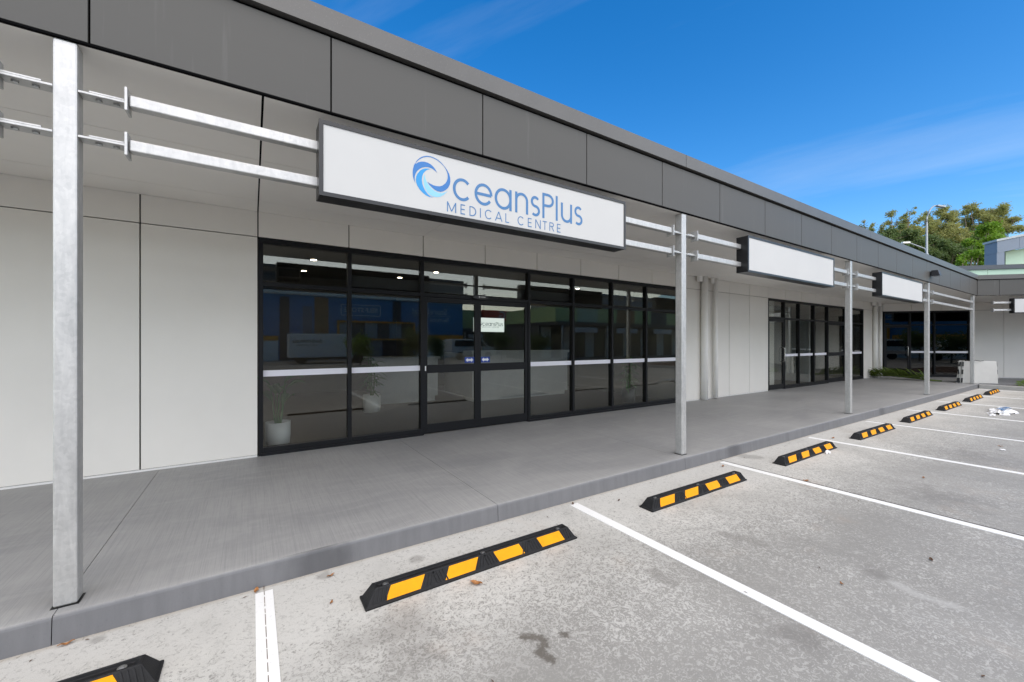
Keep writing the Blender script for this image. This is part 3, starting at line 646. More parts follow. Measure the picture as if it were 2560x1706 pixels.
put('wall', MB().box(12.0, 12.1, WY + .12, 11.0, SL, 2.86), 'panel_white', r2)
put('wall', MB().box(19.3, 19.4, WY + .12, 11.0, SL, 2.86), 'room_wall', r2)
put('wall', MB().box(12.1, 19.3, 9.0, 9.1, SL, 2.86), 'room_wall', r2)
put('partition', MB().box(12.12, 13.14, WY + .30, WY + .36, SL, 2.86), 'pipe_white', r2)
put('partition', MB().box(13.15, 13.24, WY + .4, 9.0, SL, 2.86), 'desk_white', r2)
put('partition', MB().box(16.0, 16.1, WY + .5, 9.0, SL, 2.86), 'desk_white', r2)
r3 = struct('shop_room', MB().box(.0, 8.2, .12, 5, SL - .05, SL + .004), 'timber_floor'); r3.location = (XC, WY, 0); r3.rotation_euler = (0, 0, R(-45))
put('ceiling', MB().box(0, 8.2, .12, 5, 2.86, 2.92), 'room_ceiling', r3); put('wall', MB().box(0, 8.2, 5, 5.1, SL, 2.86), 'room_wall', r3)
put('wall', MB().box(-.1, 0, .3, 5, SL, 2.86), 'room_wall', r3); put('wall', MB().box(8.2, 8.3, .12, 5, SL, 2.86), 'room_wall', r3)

dk = thing('reception_desk', 'white L-shaped reception desk with raised counter inside the medical centre', 'desk', (5.5, 8.2, SL))
put('front_panel', MB().box(-1.3, 1.5, 0, .06, .10, 1.10), 'desk_white', dk); put('counter_top', MB().box(-1.36, 1.56, -.06, .36, 1.10, 1.16), 'desk_white', dk)
put('plinth', MB().box(-1.25, 1.45, .05, .5, .0, .10), 'desk_white', dk); put('side_panel', MB().box(-1.3, -1.24, .06, 1.6, .10, 1.10), 'desk_white', dk); put('work_top', MB().box(-1.24, 1.5, .36, .8, .70, .74), 'desk_white', dk)
dk2 = thing('display_counter', 'low white counter with recessed plinth left of the glass doors inside', 'counter', (2.9, 8.9, SL))
put('front_panel', MB().box(-.75, .75, 0, .05, .12, .98), 'desk_white', dk2); put('counter_top', MB().box(-.8, .8, -.04, .6, .98, 1.03), 'desk_white', dk2); put('plinth', MB().box(-.7, .7, .05, .5, 0, .12), 'desk_white', dk2)
ins = thing('wall_sign', 'lit white sign with blue lettering on the wall inside the medical centre', 'sign', (5.9, 10.5, 1.80))
put('backing', MB().box(-.50, .56, 0, .06, 0, .43), 'desk_white', ins); put('face', MB().box(-.49, .55, -.006, -.001, .01, .42), 'sign_lit', ins)
put('post', MB().box(-.1, .0, .06, .12, -1.66, 1.0), 'room_wall', ins)
k_ = .525
brand_print(ins, -.008, lambda a, b_, y: ((a - 1.304) * k_ - .20, y, (b_ - 2.60) * k_ + .185), {})
LP = [(.85, 7.37), (.82, 8.6), (6.9, 7.7), (6.93, 9.3), (4.8, 9.23), (3.0, 7.4), (2.6, 8.4)]
for (x, y), lb in zip(LP, ('nearest the left jamb', 'behind the first near the left jamb', 'above the reception desk front', 'above the reception desk rear', 'between doors and wall sign', 'just inside the glass doors', 'above the low counter')):
    d_ = thing('downlight', 'small round lit ceiling downlight ' + lb, 'downlight', (x, y, 2.86), group='downlights in the medical centre')
    put('trim_ring', MB().tube([(0, 0, -.012), (0, 0, 0)], .055, 18), 'desk_white', d_); put('lens', MB().tube([(0, 0, -.014), (0, 0, -.0125)], .045, 18), 'lamp_lit', d_)
d_ = thing('panel_light', 'square lit ceiling panel light deep inside the medical centre', 'ceiling light', (.80, 10.3, 2.86))
put('frame', MB().box(-.16, .16, -.16, .16, -.015, 0), 'desk_white', d_); put('diffuser', MB().box(-.14, .14, -.14, .14, -.018, -.0155), 'lamp_lit', d_)
sp_ = thing('ceiling_speaker', 'grey speaker box hanging under the ceiling near the left downlights', 'speaker', (.55, 8.4, 2.62))
put('body', MB().box(-.2, .2, -.2, .2, 0, .22), 'room_wall', sp_, bevel=.03); put('grille', MB().box(-.16, .16, -.205, -.201, .04, .18), 'light_black', sp_)

def leaf_blade(m, p, d, L_, w, droop=.3, n=5):
    d = Vector(d).normalized(); side = d.cross(Vector((0, 0, 1)))
    side = side.normalized() if side.length > .01 else Vector((1, 0, 0)); prev = None
    for i in range(n + 1):
        t_ = i / n; c = Vector(p) + d * L_ * t_ + Vector((0, 0, -droop * L_ * t_ * t_)); ww = w * math.sin(math.pi * (.08 + .90 * t_)) * .5
        a_, b_ = c + side * ww + Vector((0, 0, ww * .5)), c - side * ww + Vector((0, 0, ww * .5))
        if prev: m.quad(prev[0], prev[2], c, a_); m.quad(prev[2], prev[1], b_, c)
        prev = (a_, b_, c)
def pot_plant(label, loc, r, h, potmat, kind):
    t = thing('potted_plant', label, 'plant', loc)
    p = MB(); k = 28
    prof_ = [(r * .94, 0), (r, h * .4), (r, h), (r * .93, h), (r * .92, h * .86), (0.0, h * .86)]
    for rr, zz_ in prof_: p.v += [(rr * math.cos(2 * math.pi * i / k), rr * math.sin(2 * math.pi * i / k), zz_) for i in range(k)]
    for j in range(len(prof_) - 1): p.f += [(j * k + i, j * k + (i + 1) % k, (j + 1) * k + (i + 1) % k, (j + 1) * k + i) for i in range(k)]
    p.f.append(tuple(range(k - 1, -1, -1))); po = put('pot', p, potmat, t, smooth=True)
    st = MB(); lf = MB(); rnd = random.Random(label)
    if kind == 'banana':
        for i in range(7):
            an = i * 2.4; hh = h + rnd.uniform(.18, .6); top = Vector((math.cos(an) * .09, math.sin(an) * .09, hh))
            st.tube([(math.cos(an) * .03, math.sin(an) * .03, h * .8), tuple(top)], [.012, .007], 6); leaf_blade(lf, top, (math.cos(an) * .6, math.sin(an) * .6, .7), .38, .17, .55)
    else:
        for i in range(6):
            an = i * 1.05 + .3; hh = h + rnd.uniform(.25, .78); top = Vector((math.cos(an) * .08, math.sin(an) * .08, hh))
            st.tube([(math.cos(an) * .02, math.sin(an) * .02, h * .8), tuple(top)], [.011, .006], 6)
            for q in range(16):
                a2 = rnd.uniform(0, 6.28); leaf_blade(lf, top + Vector((0, 0, -rnd.uniform(0, .35))), (math.cos(a2), math.sin(a2), rnd.uniform(-.1, .7)), rnd.uniform(.14, .26), .035, .5, 4)
    put('stem', st, 'leaf_indoor', t); put('leaf', lf, 'leaf_indoor', t, fix=False)['kind'] = 'stuff'
pot_plant('white pot with broad leafed plant in the left end pane', (.29, 6.25, SL + .004), .150, .29, 'pot_white', 'banana')
pot_plant('white pot with bushy narrow leafed plant behind the second pane', (1.97, 8.15, SL + .004), .165, .33, 'pot_white', 'bush')
pot_plant('dark pot plant on the floor behind the right hand panes', (7.24, 6.35, SL + .004), .15, .30, 'pot_dark', 'bush')

# ------------------------------------------------------------------ wheel stops
def make_stop():
    Ls = 1.552; hb = .0745; ht = .034; H_ = .088; e = .060
    def ring(x0, x1, y0, y1, z): return [(x0, y0, z), (x1, y0, z), (x1, y1, z), (x0, y1, z)]
    m = MB(); lv = [ring(0, Ls, -hb, hb, 0), ring(0, Ls, -hb, hb, .012), ring(.012, Ls - .012, -hb + .010, hb - .010, .016), ring(e, Ls - e, -ht, ht, H_), ring(e + .012, Ls - e - .012, -ht + .010, ht - .010, H_ + .002), ring(e + .03, Ls - e - .03, -ht + .013, ht - .013, H_ - .014)]
    for r_ in lv: m.v += r_
    for j in range(len(lv) - 1):
        for i in range(4): q = (i + 1) % 4; m.f.append((j * 4 + i, j * 4 + q, j * 4 + 4 + q, j * 4 + 4 + i))
    m.f.append((3, 2, 1, 0)); kk = 4 * (len(lv) - 1); m.f.append((kk, kk + 1, kk + 2, kk + 3))
    body = m.mesh('body')
    # front slope frame: u along x, v up the slope (0..1)
    A = Vector((0, -hb + .010, .016)); B = Vector((0, -ht, H_)); sl_ = (B - A); nrm = Vector((0, -sl_.z, sl_.y)).normalized()
    fr = lambda u, v_, c: tuple(Vector((u, 0, 0)) + A + sl_ * v_ + nrm * c)
    pw = .205; ps = []; sh = .018
    for i, uc in enumerate((.235, .60, .955, 1.315)):
        s_ = sh if i < 2 else -sh
        ps.append(MB().prism([(uc - pw / 2 - s_, .05), (uc + pw / 2 - s_, .05), (uc + pw / 2 + s_, .93), (uc - pw / 2 + s_, .93)], -.002, .0022, fr).mesh('reflector_patch'))
    rb = MB()
    gaps = [(.045, .135), (.345, .495), (.705, .855), (1.06, 1.21), (1.42, 1.505)]
    for g0, g1 in gaps:
        n_ = max(3, int((g1 - g0) / .021)); mid_ = (g0 + g1) / 2
        for i in range(n_):
            u = g0 + (i + .5) * (g1 - g0) / n_; s_ = .012 if u < mid_ else -.012
            if g1 - g0 < .1: s_ = .008 if g0 < .7 else -.008
            rb.prism([(u - .0045 - s_, .06), (u + .0045 - s_, .06), (u + .0045 + s_, .92), (u - .0045 + s_, .92)], -.002, .0035, fr)
    ribs = rb.mesh('rib')
    bt = []
    for x in (.13, Ls / 2, Ls - .13): bt.append(MB().tube([(x, 0, H_ - .016), (x, 0, H_ - .008)], .017, 14).tube([(x, 0, H_ - .0085), (x, 0, H_ - .003)], .009, 6).mesh('bolt'))
    return body, ps, ribs, bt
SB = make_stop()
SLAB = ['cut off at the bottom left corner of the picture', 'largest fully visible, beside a curled brown leaf', 'in the bay in front of the second steel post', 'with a white scrap of litter against its front', 'fifth from the left', 'sixth from the left', 'third from the far kerb', 'second from the far kerb', 'farthest, beside the garden kerb']
for k in range(9):
    t = thing('wheel_stop', 'black and yellow wheel stop, ' + SLAB[k], 'wheel stop', (-.345 + 2.423 * k - 1.552 + (.02 if k == 3 else 0), 2.39, 0), R((0, .1, -.3, .4, -.5, .3, 0, .2, .4)[k]), 'wheel stops in front of the kerb')
    put('body', SB[0], 'rubber_black', t, loc=(0, 0, 0), bevel=.003)
    for q in SB[1]: put('reflector_patch', q, 'stop_yellow', t, loc=(0, 0, 0))
    put('rib', SB[2], 'rubber_black', t, loc=(0, 0, 0))['kind'] = 'stuff'
    for q in SB[3]: put('bolt', q, 'bolt_steel', t, loc=(0, 0, 0))

# ------------------------------------------------------------------ fascia floodlight
fl = thing('floodlight', 'small black floodlight on the grey fascia above the far steel posts', 'light', (14.80, FY, 3.27))
put('bracket', MB().box(-.05, .05, -.03, 0, -.05, .05), 'light_black', fl); put('housing', MB().prism([(-.03, -.075), (-.19, -.075), (-.15, .075), (-.03, .075)], -.10, .10, lambda a, b_, c: (c, a, b_)), 'light_black', fl, bevel=.006)
put('lens', MB().box(-.09, .09, -.18, -.05, -.082, -.0755), 'lamp_grey', fl)

# ------------------------------------------------------------------ garden bed and kerb at the far end
gk = struct('garden_kerb', MB().prism([(19.84, 2.88), (20.12, 2.885), (20.75, -6.5), (20.45, -6.5)], -.05, .128), 'kerb_concrete', bevel=.02)
struct('garden_bed', MB().prism([(20.13, 2.76), (27.3, -4.5), (27.3, -6.5), (20.76, -6.5)], -.05, .105), 'mulch')
def small_shrub(label, loc, r, n, seed, mat='leaf_bright'):
    t = thing('garden_plant', label, 'plant', loc); rnd = random.Random(seed); lf = MB(); st = MB()
    for i in range(6): an = rnd.uniform(0, 6.28); st.tube([(0, 0, 0), (math.cos(an) * r * .4, math.sin(an) * r * .4, r * .8)], [.008, .004], 5)
    for i in range(n):
        an = rnd.uniform(0, 6.28); rr = r * rnd.random() ** .5; p = Vector((math.cos(an) * rr, math.sin(an) * rr, r * rnd.uniform(.15, 1.0) * (1.1 - .5 * rr / r)))
        leaf_blade(lf, p, (math.cos(an), math.sin(an), rnd.uniform(-.2, .8)), rnd.uniform(.05, .10), .03, .3, 2)
    put('stem', st, 'bark', t); put('foliage', lf, mat, t, fix=False)['kind'] = 'stuff'
small_shrub('small green plant in the garden bed right of the white boards', tuple(Vector((20.55, 1.95, .10))), .22, 260, 3)
small_shrub('small plant in the garden bed at the right edge', tuple(Vector((20.75, 1.15, .10))), .20, 220, 4, 'leaf_dark')

# palm frond lying on the footpath
pf = thing('palm_frond', 'green fallen palm frond lying on the footpath near the far shop', 'palm frond', (20.05, 3.75, SL))
rch = [Vector((0, 0, .015)), Vector((-.05, .45, .05)), Vector((-.10, .95, .10)), Vector((-.12, 1.45, .12)), Vector((-.1, 1.9, .06))]
put('stalk', MB().tube([tuple(p) for p in rch], [.03, .024, .018, .012, .005], 8), 'leaf_palm', pf, smooth=True)
lf = MB(); rnd = random.Random(5)
for i in range(150):
    t_ = .18 + .80 * i / 150; s_ = t_ * 4; j = min(3, int(s_)); p = rch[j].lerp(rch[j + 1], s_ - j); sg = 1 if i % 2 else -1
    d_ = Vector((sg * rnd.uniform(.35, .9), rnd.uniform(.5, 1.0), rnd.uniform(.5, 1.5))); leaf_blade(lf, p, d_, rnd.uniform(.5, .8) * (1 - .3 * abs(t_ - .5)), .045, .38, 5)
put('leaflet', lf, 'leaf_palm', pf, fix=False)['kind'] = 'stuff'

# folded white trestle tables leaning by the corner post
def folded_table(label, loc, rz, tilt, w=1.0, h=.74):
    t = thing('folded_table', label, 'table', loc, rz, 'folded tables by the corner post'); t.rotation_euler = (R(tilt), 0, rz)
    put('top', MB().box(-w / 2, w / 2, -.026, -.002, 0, h), 'table_plastic', t, bevel=.012); put('top', MB().box(-w / 2, w / 2, .002, .026, 0, h), 'table_plastic', t, bevel=.012)
    for z in (.10, .38, .64):
        for s in (-1, 1): put('hinge', MB().box(s * w / 2 - .012, s * w / 2 + .012, -.02, .02, z - .075, z + .075), 'light_black', t, bevel=.004)
    return t
A_ = R(-20)
folded_table('folded white plastic table facing the car park behind the corner post', (20.24, 2.94, SL), R(-42), -4, 1.08, .735)
folded_table('folded white plastic table seen edge on, beside the corner post', (20.27, 3.32, SL), R(9), 3, .9, .74)
folded_table('outermost folded white table seen edge on, leaning left', (20.30, 3.43, SL), R(9), 6, .9, .74)
stp = MB().tube([(20.05, 3.05, SL + .735), (20.14, 2.99, SL + .765), (20.24, 2.90, SL + .74), (20.32, 2.84, SL + .75)], .010, 6)
tag(put('strap', stp, 'light_black'), 'short black strap lying on top of the folded white table', 'strap')

# ------------------------------------------------------------------ litter
def crumple(label, name, cat, loc, sx, sy, h, seed, mat='paper_white'):
    rnd = random.Random(seed); m = MB(); nx = 14
    for j in range(nx + 1):
        for i in range(nx + 1):
            u, v_ = i / nx * 2 - 1, j / nx * 2 - 1; f_ = max(0, 1 - (u * u + v_ * v_)) ** .5
            m.v.append((u * sx * (1 + rnd.uniform(-.15, .15)), v_ * sy * (1 + rnd.uniform(-.15, .15)), .003 + f_ * h * rnd.uniform(.25, 1)))
    for j in range(nx):
        for i in range(nx):
            u, v_ = (i + .5) / nx * 2 - 1, (j + .5) / nx * 2 - 1
            if u * u + v_ * v_ < 1.0 + .2 * math.sin(5 * math.atan2(v_, u) + seed): k = j * (nx + 1) + i; m.f.append((k, k + 1, k + nx + 2, k + nx + 1))
    o = put(name, m, mat, loc=loc); tag(o, label, cat); return o
bagm = crumple('crumpled white plastic bag with blue print on the car park', 'plastic_bag', 'bag', (13.45, 1.62, .002), .55, .20, .10, 2)
for i in range(7):
    m = MB().prism([(p.x, p.y) for p in (Vector((-.3 + i * .1 + .04 * math.cos(q), .02 * ((i * 37) % 5 - 2) - .02 + .05 * math.sin(q))) for q in [j * .7 for j in range(9)])], .085, .088)
    put('print', m, 'ink_blue', bagm, loc=(0, 0, 0))
crumple('small white paper scrap in front of the plastic bag', 'paper_scrap', 'litter', (12.72, 1.66, .002), .13, .05, .04, 6)
crumple('white scrap of litter against the fourth wheel stop', 'paper_scrap', 'litter', (6.50, 2.285, .002), .055, .028, .045, 9)
crumple('flat white scrap on the far bay', 'paper_scrap', 'litter', (8.75, 1.05, .002), .05, .03, .01, 11)
def dead_leaf(label, loc, L_, w, rz, mat='dry_leaf', curl=.25):
    m = MB(); prev = None
    for i in range(9):
        t_ = i / 8; x = (t_ - .5) * L_; ww = w * math.sin(math.pi * min(1, t_ * .96 + .02)) ** .8; z = .004 + curl * L_ * (t_ - .5) ** 2 + .004 * math.sin(9 * t_)
        r_ = [(x, -ww, z + ww * .55), (x, -ww * .4, z + .003), (x, 0, z), (x, ww * .4, z + .004), (x, ww, z + ww * .4)]
        if prev:
            for q in range(4): m.quad(prev[q], prev[q + 1], r_[q + 1], r_[q])
        prev = r_
    o = put('dead_leaf', m, mat, loc=loc, fix=False); o.rotation_euler = (0, 0, rz); tag(o, label, 'leaf', 'dead leaves on the car park'); return o
dead_leaf('large curled brown leaf in front of the nearest full wheel stop', (1.16, 2.215, .002), .085, .020, R(-50))
for x, y, L_, rz, lb in ((.42, 2.79, .05, .3, 'small dry leaf below the kerb left of the first parking line'), (.02, 2.86, .06, 1.4, 'dry leaf against the kerb near the first parking line'), (2.48, 2.83, .05, .8, 'dark leaf at the kerb end of the second line'), (-.77, 2.86, .06, .2, 'orange leaf slither at the kerb below the near post'), (4.75, 2.72, .06, .4, 'brown leaf at the kerb past the second post'), (3.05, 1.0, .03, .9, 'tiny tan leaf in the second full bay'), (3.9, .78, .05, .4, 'dark leaf on the right side of the second full bay'), (.38, 2.50, .035, 1.1, 'tiny leaf left of the nearest full wheel stop'), (5.0, 1.95, .07, 2.6, 'brown leaf on the third parking line'), (6.2, 1.3, .05, .2, 'reddish leaf in the middle bays'), (2.9, 2.66, .04, .5, 'leaf fragment behind the third wheel stop'), (7.6, 2.6, .08, .1, 'tan leaf near the kerb past the third post'), (9.0, 1.1, .06, 1.2, 'brown leaf far out in the bays')):
    dead_leaf(lb, (x, y, .002), L_, L_ * .2, rz, 'twig' if 'dark' in lb or 'fragment' in lb else 'dry_leaf')

rnd = random.Random(77); m = MB()
for i in range(80):
    x = rnd.uniform(-1.2, 12); y = KY - .03 - abs(rnd.gauss(0, .10)) if i % 3 else rnd.uniform(.2, 2.2); L_ = rnd.uniform(.004, .016); an = rnd.uniform(0, 3.14); w_ = L_ * rnd.uniform(.12, .4)
    c_, s_ = math.cos(an) * L_, math.sin(an) * L_; u_, v_ = -math.sin(an) * w_, math.cos(an) * w_; z_ = .003 + rnd.uniform(0, .003)
    m.quad((x - c_, y - s_, z_), (x + u_, y + v_, z_ + .002), (x + c_, y + s_, z_), (x - u_, y - v_, z_ + .001))
deb = put('leaf_litter', m, 'twig', fix=False); tag(deb, 'tiny brown leaf and twig fragments scattered along the kerb gutter', 'leaf litter'); deb['kind'] = 'stuff'
# ------------------------------------------------------------------ street lamps
lp = at(2317, 30)
la = thing('street_lamp', 'tall grey street lamp with hooked arm rising behind the roof', 'street lamp', tuple(lp))
hz = CAM_H + (857 - 512) * 30 / 1012
pts = [Vector((0, 0, 0)), Vector((0, 0, hz - 1.3))] + [VR * (.75 * (1 - math.cos(R(q)))) + Vector((0, 0, hz - 1.3 + 1.25 * math.sin(R(q)))) for q in (15, 30, 45, 60, 75, 88)]
put('pole', MB().tube([tuple(p) for p in pts[:2]], [.085, .058], 12), 'lamp_grey', la, smooth=True); put('arm', MB().tube([tuple(p) for p in pts[1:]], [.058, .055, .05, .046, .042, .04, .036], 10), 'lamp_grey', la, smooth=True)
e_ = pts[-1]; hd = put('head', MB().box(0, .62, -.11, .11, -.10, .03), 'lamp_grey', la, loc=tuple(e_), bevel=.03); hd.rotation_euler = (0, R(8), math.atan2(VR.y, VR.x))
lp2 = at(2322, 40); l2 = thing('street_lamp', 'smaller street lamp arching left below the tall lamp', 'street lamp', tuple(lp2))
h2 = CAM_H + (857 - 604) * 40 / 1012
pts = [Vector((0, 0, 0)), Vector((0, 0, h2 - 1.9))] + [-VR * (.9 * (1 - math.cos(R(q)))) + Vector((0, 0, h2 - 1.9 + 1.4 * math.sin(R(q)))) for q in (20, 40, 60)] + [-VR * 1.9 + Vector((0, 0, h2 - .15))]
put('pole', MB().tube([tuple(p) for p in pts[:2]], [.11, .09], 10), 'lamp_grey', l2, smooth=True); put('arm', MB().tube([tuple(p) for p in pts[1:]], [.09, .08, .07, .06, .05], 10), 'lamp_grey', l2, smooth=True)
hd = put('head', MB().box(0, .75, -.13, .13, -.06, .12), 'pipe_white', l2, loc=tuple(pts[-1]), bevel=.05); hd.rotation_euler = (0, R(2), math.atan2(-VR.y, -VR.x))

# ------------------------------------------------------------------ trees
def tree(name, label, px, depth, clumps, mat, seed, leaf=(.28, .10), density=300, group='trees behind the roofline'):
    """clumps: (photo column, photo row, radius m) of crown masses; trunk forks out to each"""
    rnd = random.Random(seed); base = at(px, depth); t = thing(name, label, 'tree', tuple(base), 0, group)
    tk = MB(); lf = MB(); cs = []
    for cx_, cy_, r in clumps:
        dz = rnd.uniform(-1.6, 1.6); d2 = depth + dz
        cs.append((at(cx_, d2, CAM_H + (857 - cy_) * d2 / 1012) - base, r))
    top = max(c.z for c, r in cs); fork = Vector((0, 0, top * .45))
    tk.tube([(0, 0, -.2), (.05, .04, top * .22), tuple(fork)], [.32, .24, .18], 9)
    for c, r in cs:
        m1 = fork.lerp(c, .5) + Vector((rnd.uniform(-.4, .4), rnd.uniform(-.4, .4), -.5)); tk.tube([tuple(fork), tuple(m1), tuple(c)], [.13, .08, .03], 6)
        for q in range(5):
            dv = Vector((rnd.gauss(0, 1), rnd.gauss(0, 1), rnd.gauss(.3, .7))).normalized() * r * .8; tk.tube([tuple(c), tuple(c + dv * .5 + Vector((0, 0, -.1))), tuple(c + dv)], [.03, .02, .01], 4, False)
        nsub = max(4, int(r * r * 5)); subs = []
        for q in range(nsub):
            dv = Vector((rnd.gauss(0, 1), rnd.gauss(0, 1), rnd.gauss(0, .8))).normalized() * r * rnd.random() ** .45; subs.append((c + dv, r * rnd.uniform(.22, .42)))
        for s_, sr in subs:
            for q in range(int(density * 1.5 * sr * sr / .25) + 16):
                p = s_ + Vector((rnd.gauss(0, .5), rnd.gauss(0, .5), rnd.gauss(0, .42))) * sr
                d_ = Vector((rnd.gauss(0, 1), rnd.gauss(0, 1), rnd.gauss(-.35, .6))).normalized(); n_ = d_.cross(Vector((rnd.gauss(0, 1), rnd.gauss(0, 1), rnd.gauss(0, 1)))).normalized()
                l_, w_ = leaf[0] * rnd.uniform(.6, 1.3), leaf[1] * rnd.uniform(.7, 1.3)
                lf.quad(p - d_ * l_ * .5, p + n_ * w_ * .5, p + d_ * l_ * .5, p - n_ * w_ * .5)
    put('trunk', tk, 'bark', t, smooth=True); put('crown', lf, mat, t, fix=False)['kind'] = 'stuff'
tree('gum_tree', 'sparse gum tree sprig just above the roofline, farthest left', 2172, 52, [(2160, 562, .85), (2173, 572, .6), (2188, 590, 1.0), (2178, 598, .8)], 'leaf_gum', 1, density=110)
tree('gum_tree', 'tall open gum tree left of the tall street lamp', 2248, 50, [(2228, 540, .95), (2240, 560, 1.1), (2275, 530, .7), (2272, 552, 1.0), (2258, 575, 1.2), (2212, 580, .9), (2285, 585, 1.2), (2230, 596, 1.2), (2262, 604, 1.4)], 'leaf_gum', 2, density=120)
tree('gum_tree', 'broad gum tree behind and right of the tall street lamp', 2350, 52, [(2315, 560, 1.2), (2340, 550, 1.4), (2365, 545, 1.1), (2362, 530, .6), (2385, 555, 1.3), (2330, 585, 1.6), (2365, 585, 1.7), (2395, 585, 1.3), (2345, 615, 1.8), (2380, 620, 1.8), (2310, 610, 1.4)], 'leaf_gum', 3, density=150)
tree('gum_tree', 'tall gum tree with spreading crown left of the slate building', 2450, 54, [(2412, 530, 1.0), (2425, 520, .9), (2445, 535, 1.4), (2470, 535, 1.4), (2460, 552, 1.4), (2500, 530, 1.2), (2508, 545, 1.0), (2490, 560, 1.6), (2520, 560, 1.3), (2532, 552, .9), (2430, 560, 1.1), (2510, 580, 1.5), (2420, 595, 1.2), (2445, 585, 1.3)], 'leaf_gum', 4, density=150)
tree('shade_tree', 'dark green dense tree low behind the roof left of the lamps', 2260, 44, [(2225, 598, 1.2), (2245, 596, 1.3), (2265, 605, 1.4), (2290, 612, 1.4), (2300, 630, 1.4), (2270, 625, 1.4), (2245, 618, 1.2), (2215, 610, 1.0)], 'leaf_dark', 5, (.20, .11), 420)
tree('shade_tree', 'olive green tree filling the gap right of the lamps', 2365, 46, [(2335, 640, 1.6), (2360, 650, 1.7), (2390, 640, 1.7), (2345, 610, 1.3), (2380, 655, 1.4), (2415, 630, 1.4), (2410, 655, 1.3), (2440, 625, 1.4)], 'leaf_dark', 6, (.22, .11), 330)
tree('bright_tree', 'bright green leafy tree beside the slate building', 2478, 40, [(2470, 575, 1.0), (2480, 590, 1.2), (2462, 605, 1.1), (2490, 610, 1.1), (2478, 630, 1.3), (2460, 640, 1.0), (2490, 645, 1.1), (2475, 655, 1.1)], 'leaf_bright', 8, (.20, .12), 520)
tree('bright_tree', 'low bright green bush just above the pale green wall', 2425, 38, [(2412, 640, .8), (2432, 632, .8), (2445, 645, .8), (2425, 650, .9), (2405, 652, .6)], 'leaf_bright', 9, (.20, .12), 520)

# ------------------------------------------------------------------ across the car park (seen mirrored in the shop glass)
st = thing('storage_building', 'blue self storage building across the car park, mirrored in the shopfront glass', 'building', (6, -27, 0), world=True)
yb = -27
put('wall', MB().box(-16, 18.5, yb - 12, yb, 0, 5.5), 'store_blue', st)
put('upper_wall', MB().box(-16, 18.6, yb - 12.1, yb + .05, 5.8, 7.9), 'store_navy', st)
put('white_band', MB().box(-16, 18.7, yb - 12.1, yb + .25, 5.5, 5.8), 'store_white', st)
put('base_wall', MB().box(-16, 1.8, yb, yb + .06, 0, 1.65), 'store_white', st); put('base_wall', MB().box(13.5, 18.5, yb, yb + .06, 0, 1.75), 'store_white', st)
put('orange_band', MB().box(-16, 1.8, yb, yb + .09, 1.65, 2.05), 'store_orange', st); put('orange_band', MB().box(13.5, 18.5, yb, yb + .09, 1.75, 2.25), 'store_orange', st)
put('window_frame', MB().box(6.3, 13.3, yb, yb + .3, 3.30, 3.45).box(6.3, 13.3, yb, yb + .3, 1.72, 1.87).box(6.3, 6.45, yb, yb + .3, 1.87, 3.3).box(13.15, 13.3, yb, yb + .3, 1.87, 3.3), 'store_orange', st)
for k in range(6): put('window_pane', MB().box(6.47 + 1.11 * k, 6.47 + 1.11 * k + 1.07, yb + .02, yb + .05, 1.9, 3.28), 'room_wall' if k % 2 else 'lamp_grey', st)
put('lobby_wall', MB().box(6.0, 10.2, yb, yb + .05, 0, 1.70), 'roof_grey', st); put('lobby_opening', MB().box(10.25, 13.2, yb, yb + .05, 0, 1.70), 'light_black', st)
put('door_panel', MB().box(3.6, 4.3, yb, yb + .06, 0, 4.6), 'slate_blue', st); put('door_panel', MB().box(1.9, 2.6, yb, yb + .06, 0, 5.3), 'store_navy', st); put('wall_stripe', MB().box(4.5, 5.6, yb, yb + .05, 0, 5.4), 'wood_clad', st)
put('wall_panel', MB().box(11.2, 12.0, yb, yb + .05, 3.5, 5.4), 'store_navy', st)
def sign_text(parent, txt, x, z, size, mat, y, bold=0, face=1):
    me = text_mesh(txt, size, .01, bold=bold); me.transform(Matrix.Translation((x, y, z)) @ Matrix.Rotation(R(180) if face > 0 else 0, 4, 'Z') @ Matrix.Rotation(R(90), 4, 'X')); put('lettering', me, mat, parent)
sign_text(st, 'SELF STORE', 8.335, 4.42, .56, 'store_white', yb + .08, .014)
put('sign_border', MB().box(6.6, 10.07, yb, yb + .07, 4.86, 4.92).box(6.6, 10.07, yb, yb + .07, 3.91, 3.97).box(6.6, 6.66, yb, yb + .07, 3.97, 4.86).box(10.01, 10.07, yb, yb + .07, 3.97, 4.86), 'store_white', st)
sign_text(st, 'StoreLocal', 14.9, 4.55, .85, 'store_white', yb + .08); sign_text(st, 'Berrinba', 15.9, 3.75, .58, 'store_white', yb + .08); put('sign_rule', MB().box(13.2, 17.2, yb, yb + .07, 4.13, 4.16), 'store_white', st)
ro = thing('shop_building', 'opposite shop row with lime green upper panels, mirrored in the right hand panes', 'building', (28, -14.4, 0), world=True)
ya = -14.4
put('wall', MB().box(21, 45, ya - 8, ya - 2.6, 0, 3.0), 'room_wall', ro)
for k in range(9): put('wall_panel', MB().box(21.2 + k * 2.6, 22.3 + k * 2.6, ya - 2.6, ya - 2.55, .1, 2.9), 'panel_white', ro)
for k in range(9): put('shop_window', MB().box(22.35 + k * 2.6, 23.75 + k * 2.6, ya - 2.6, ya - 2.56, .1, 2.7), 'dark_glass', ro)
put('fascia', MB().box(21, 45, ya - 8, ya, 2.95, 3.25), 'fascia_grey', ro)
for k in range(10): put('upper_panel', MB().box(21 + 2.4 * k + .01, 23.4 + 2.4 * k - .01, ya - 8, ya - .3, 3.25, 4.5), ('lime_panel', 'green_panel', 'lime_panel', 'wood_clad', 'lime_panel', 'slate_dark')[k % 6], ro)
put('upper_wall', MB().box(24, 45, ya - 8, ya - .6, 4.5, 5.9), 'roof_grey', ro)
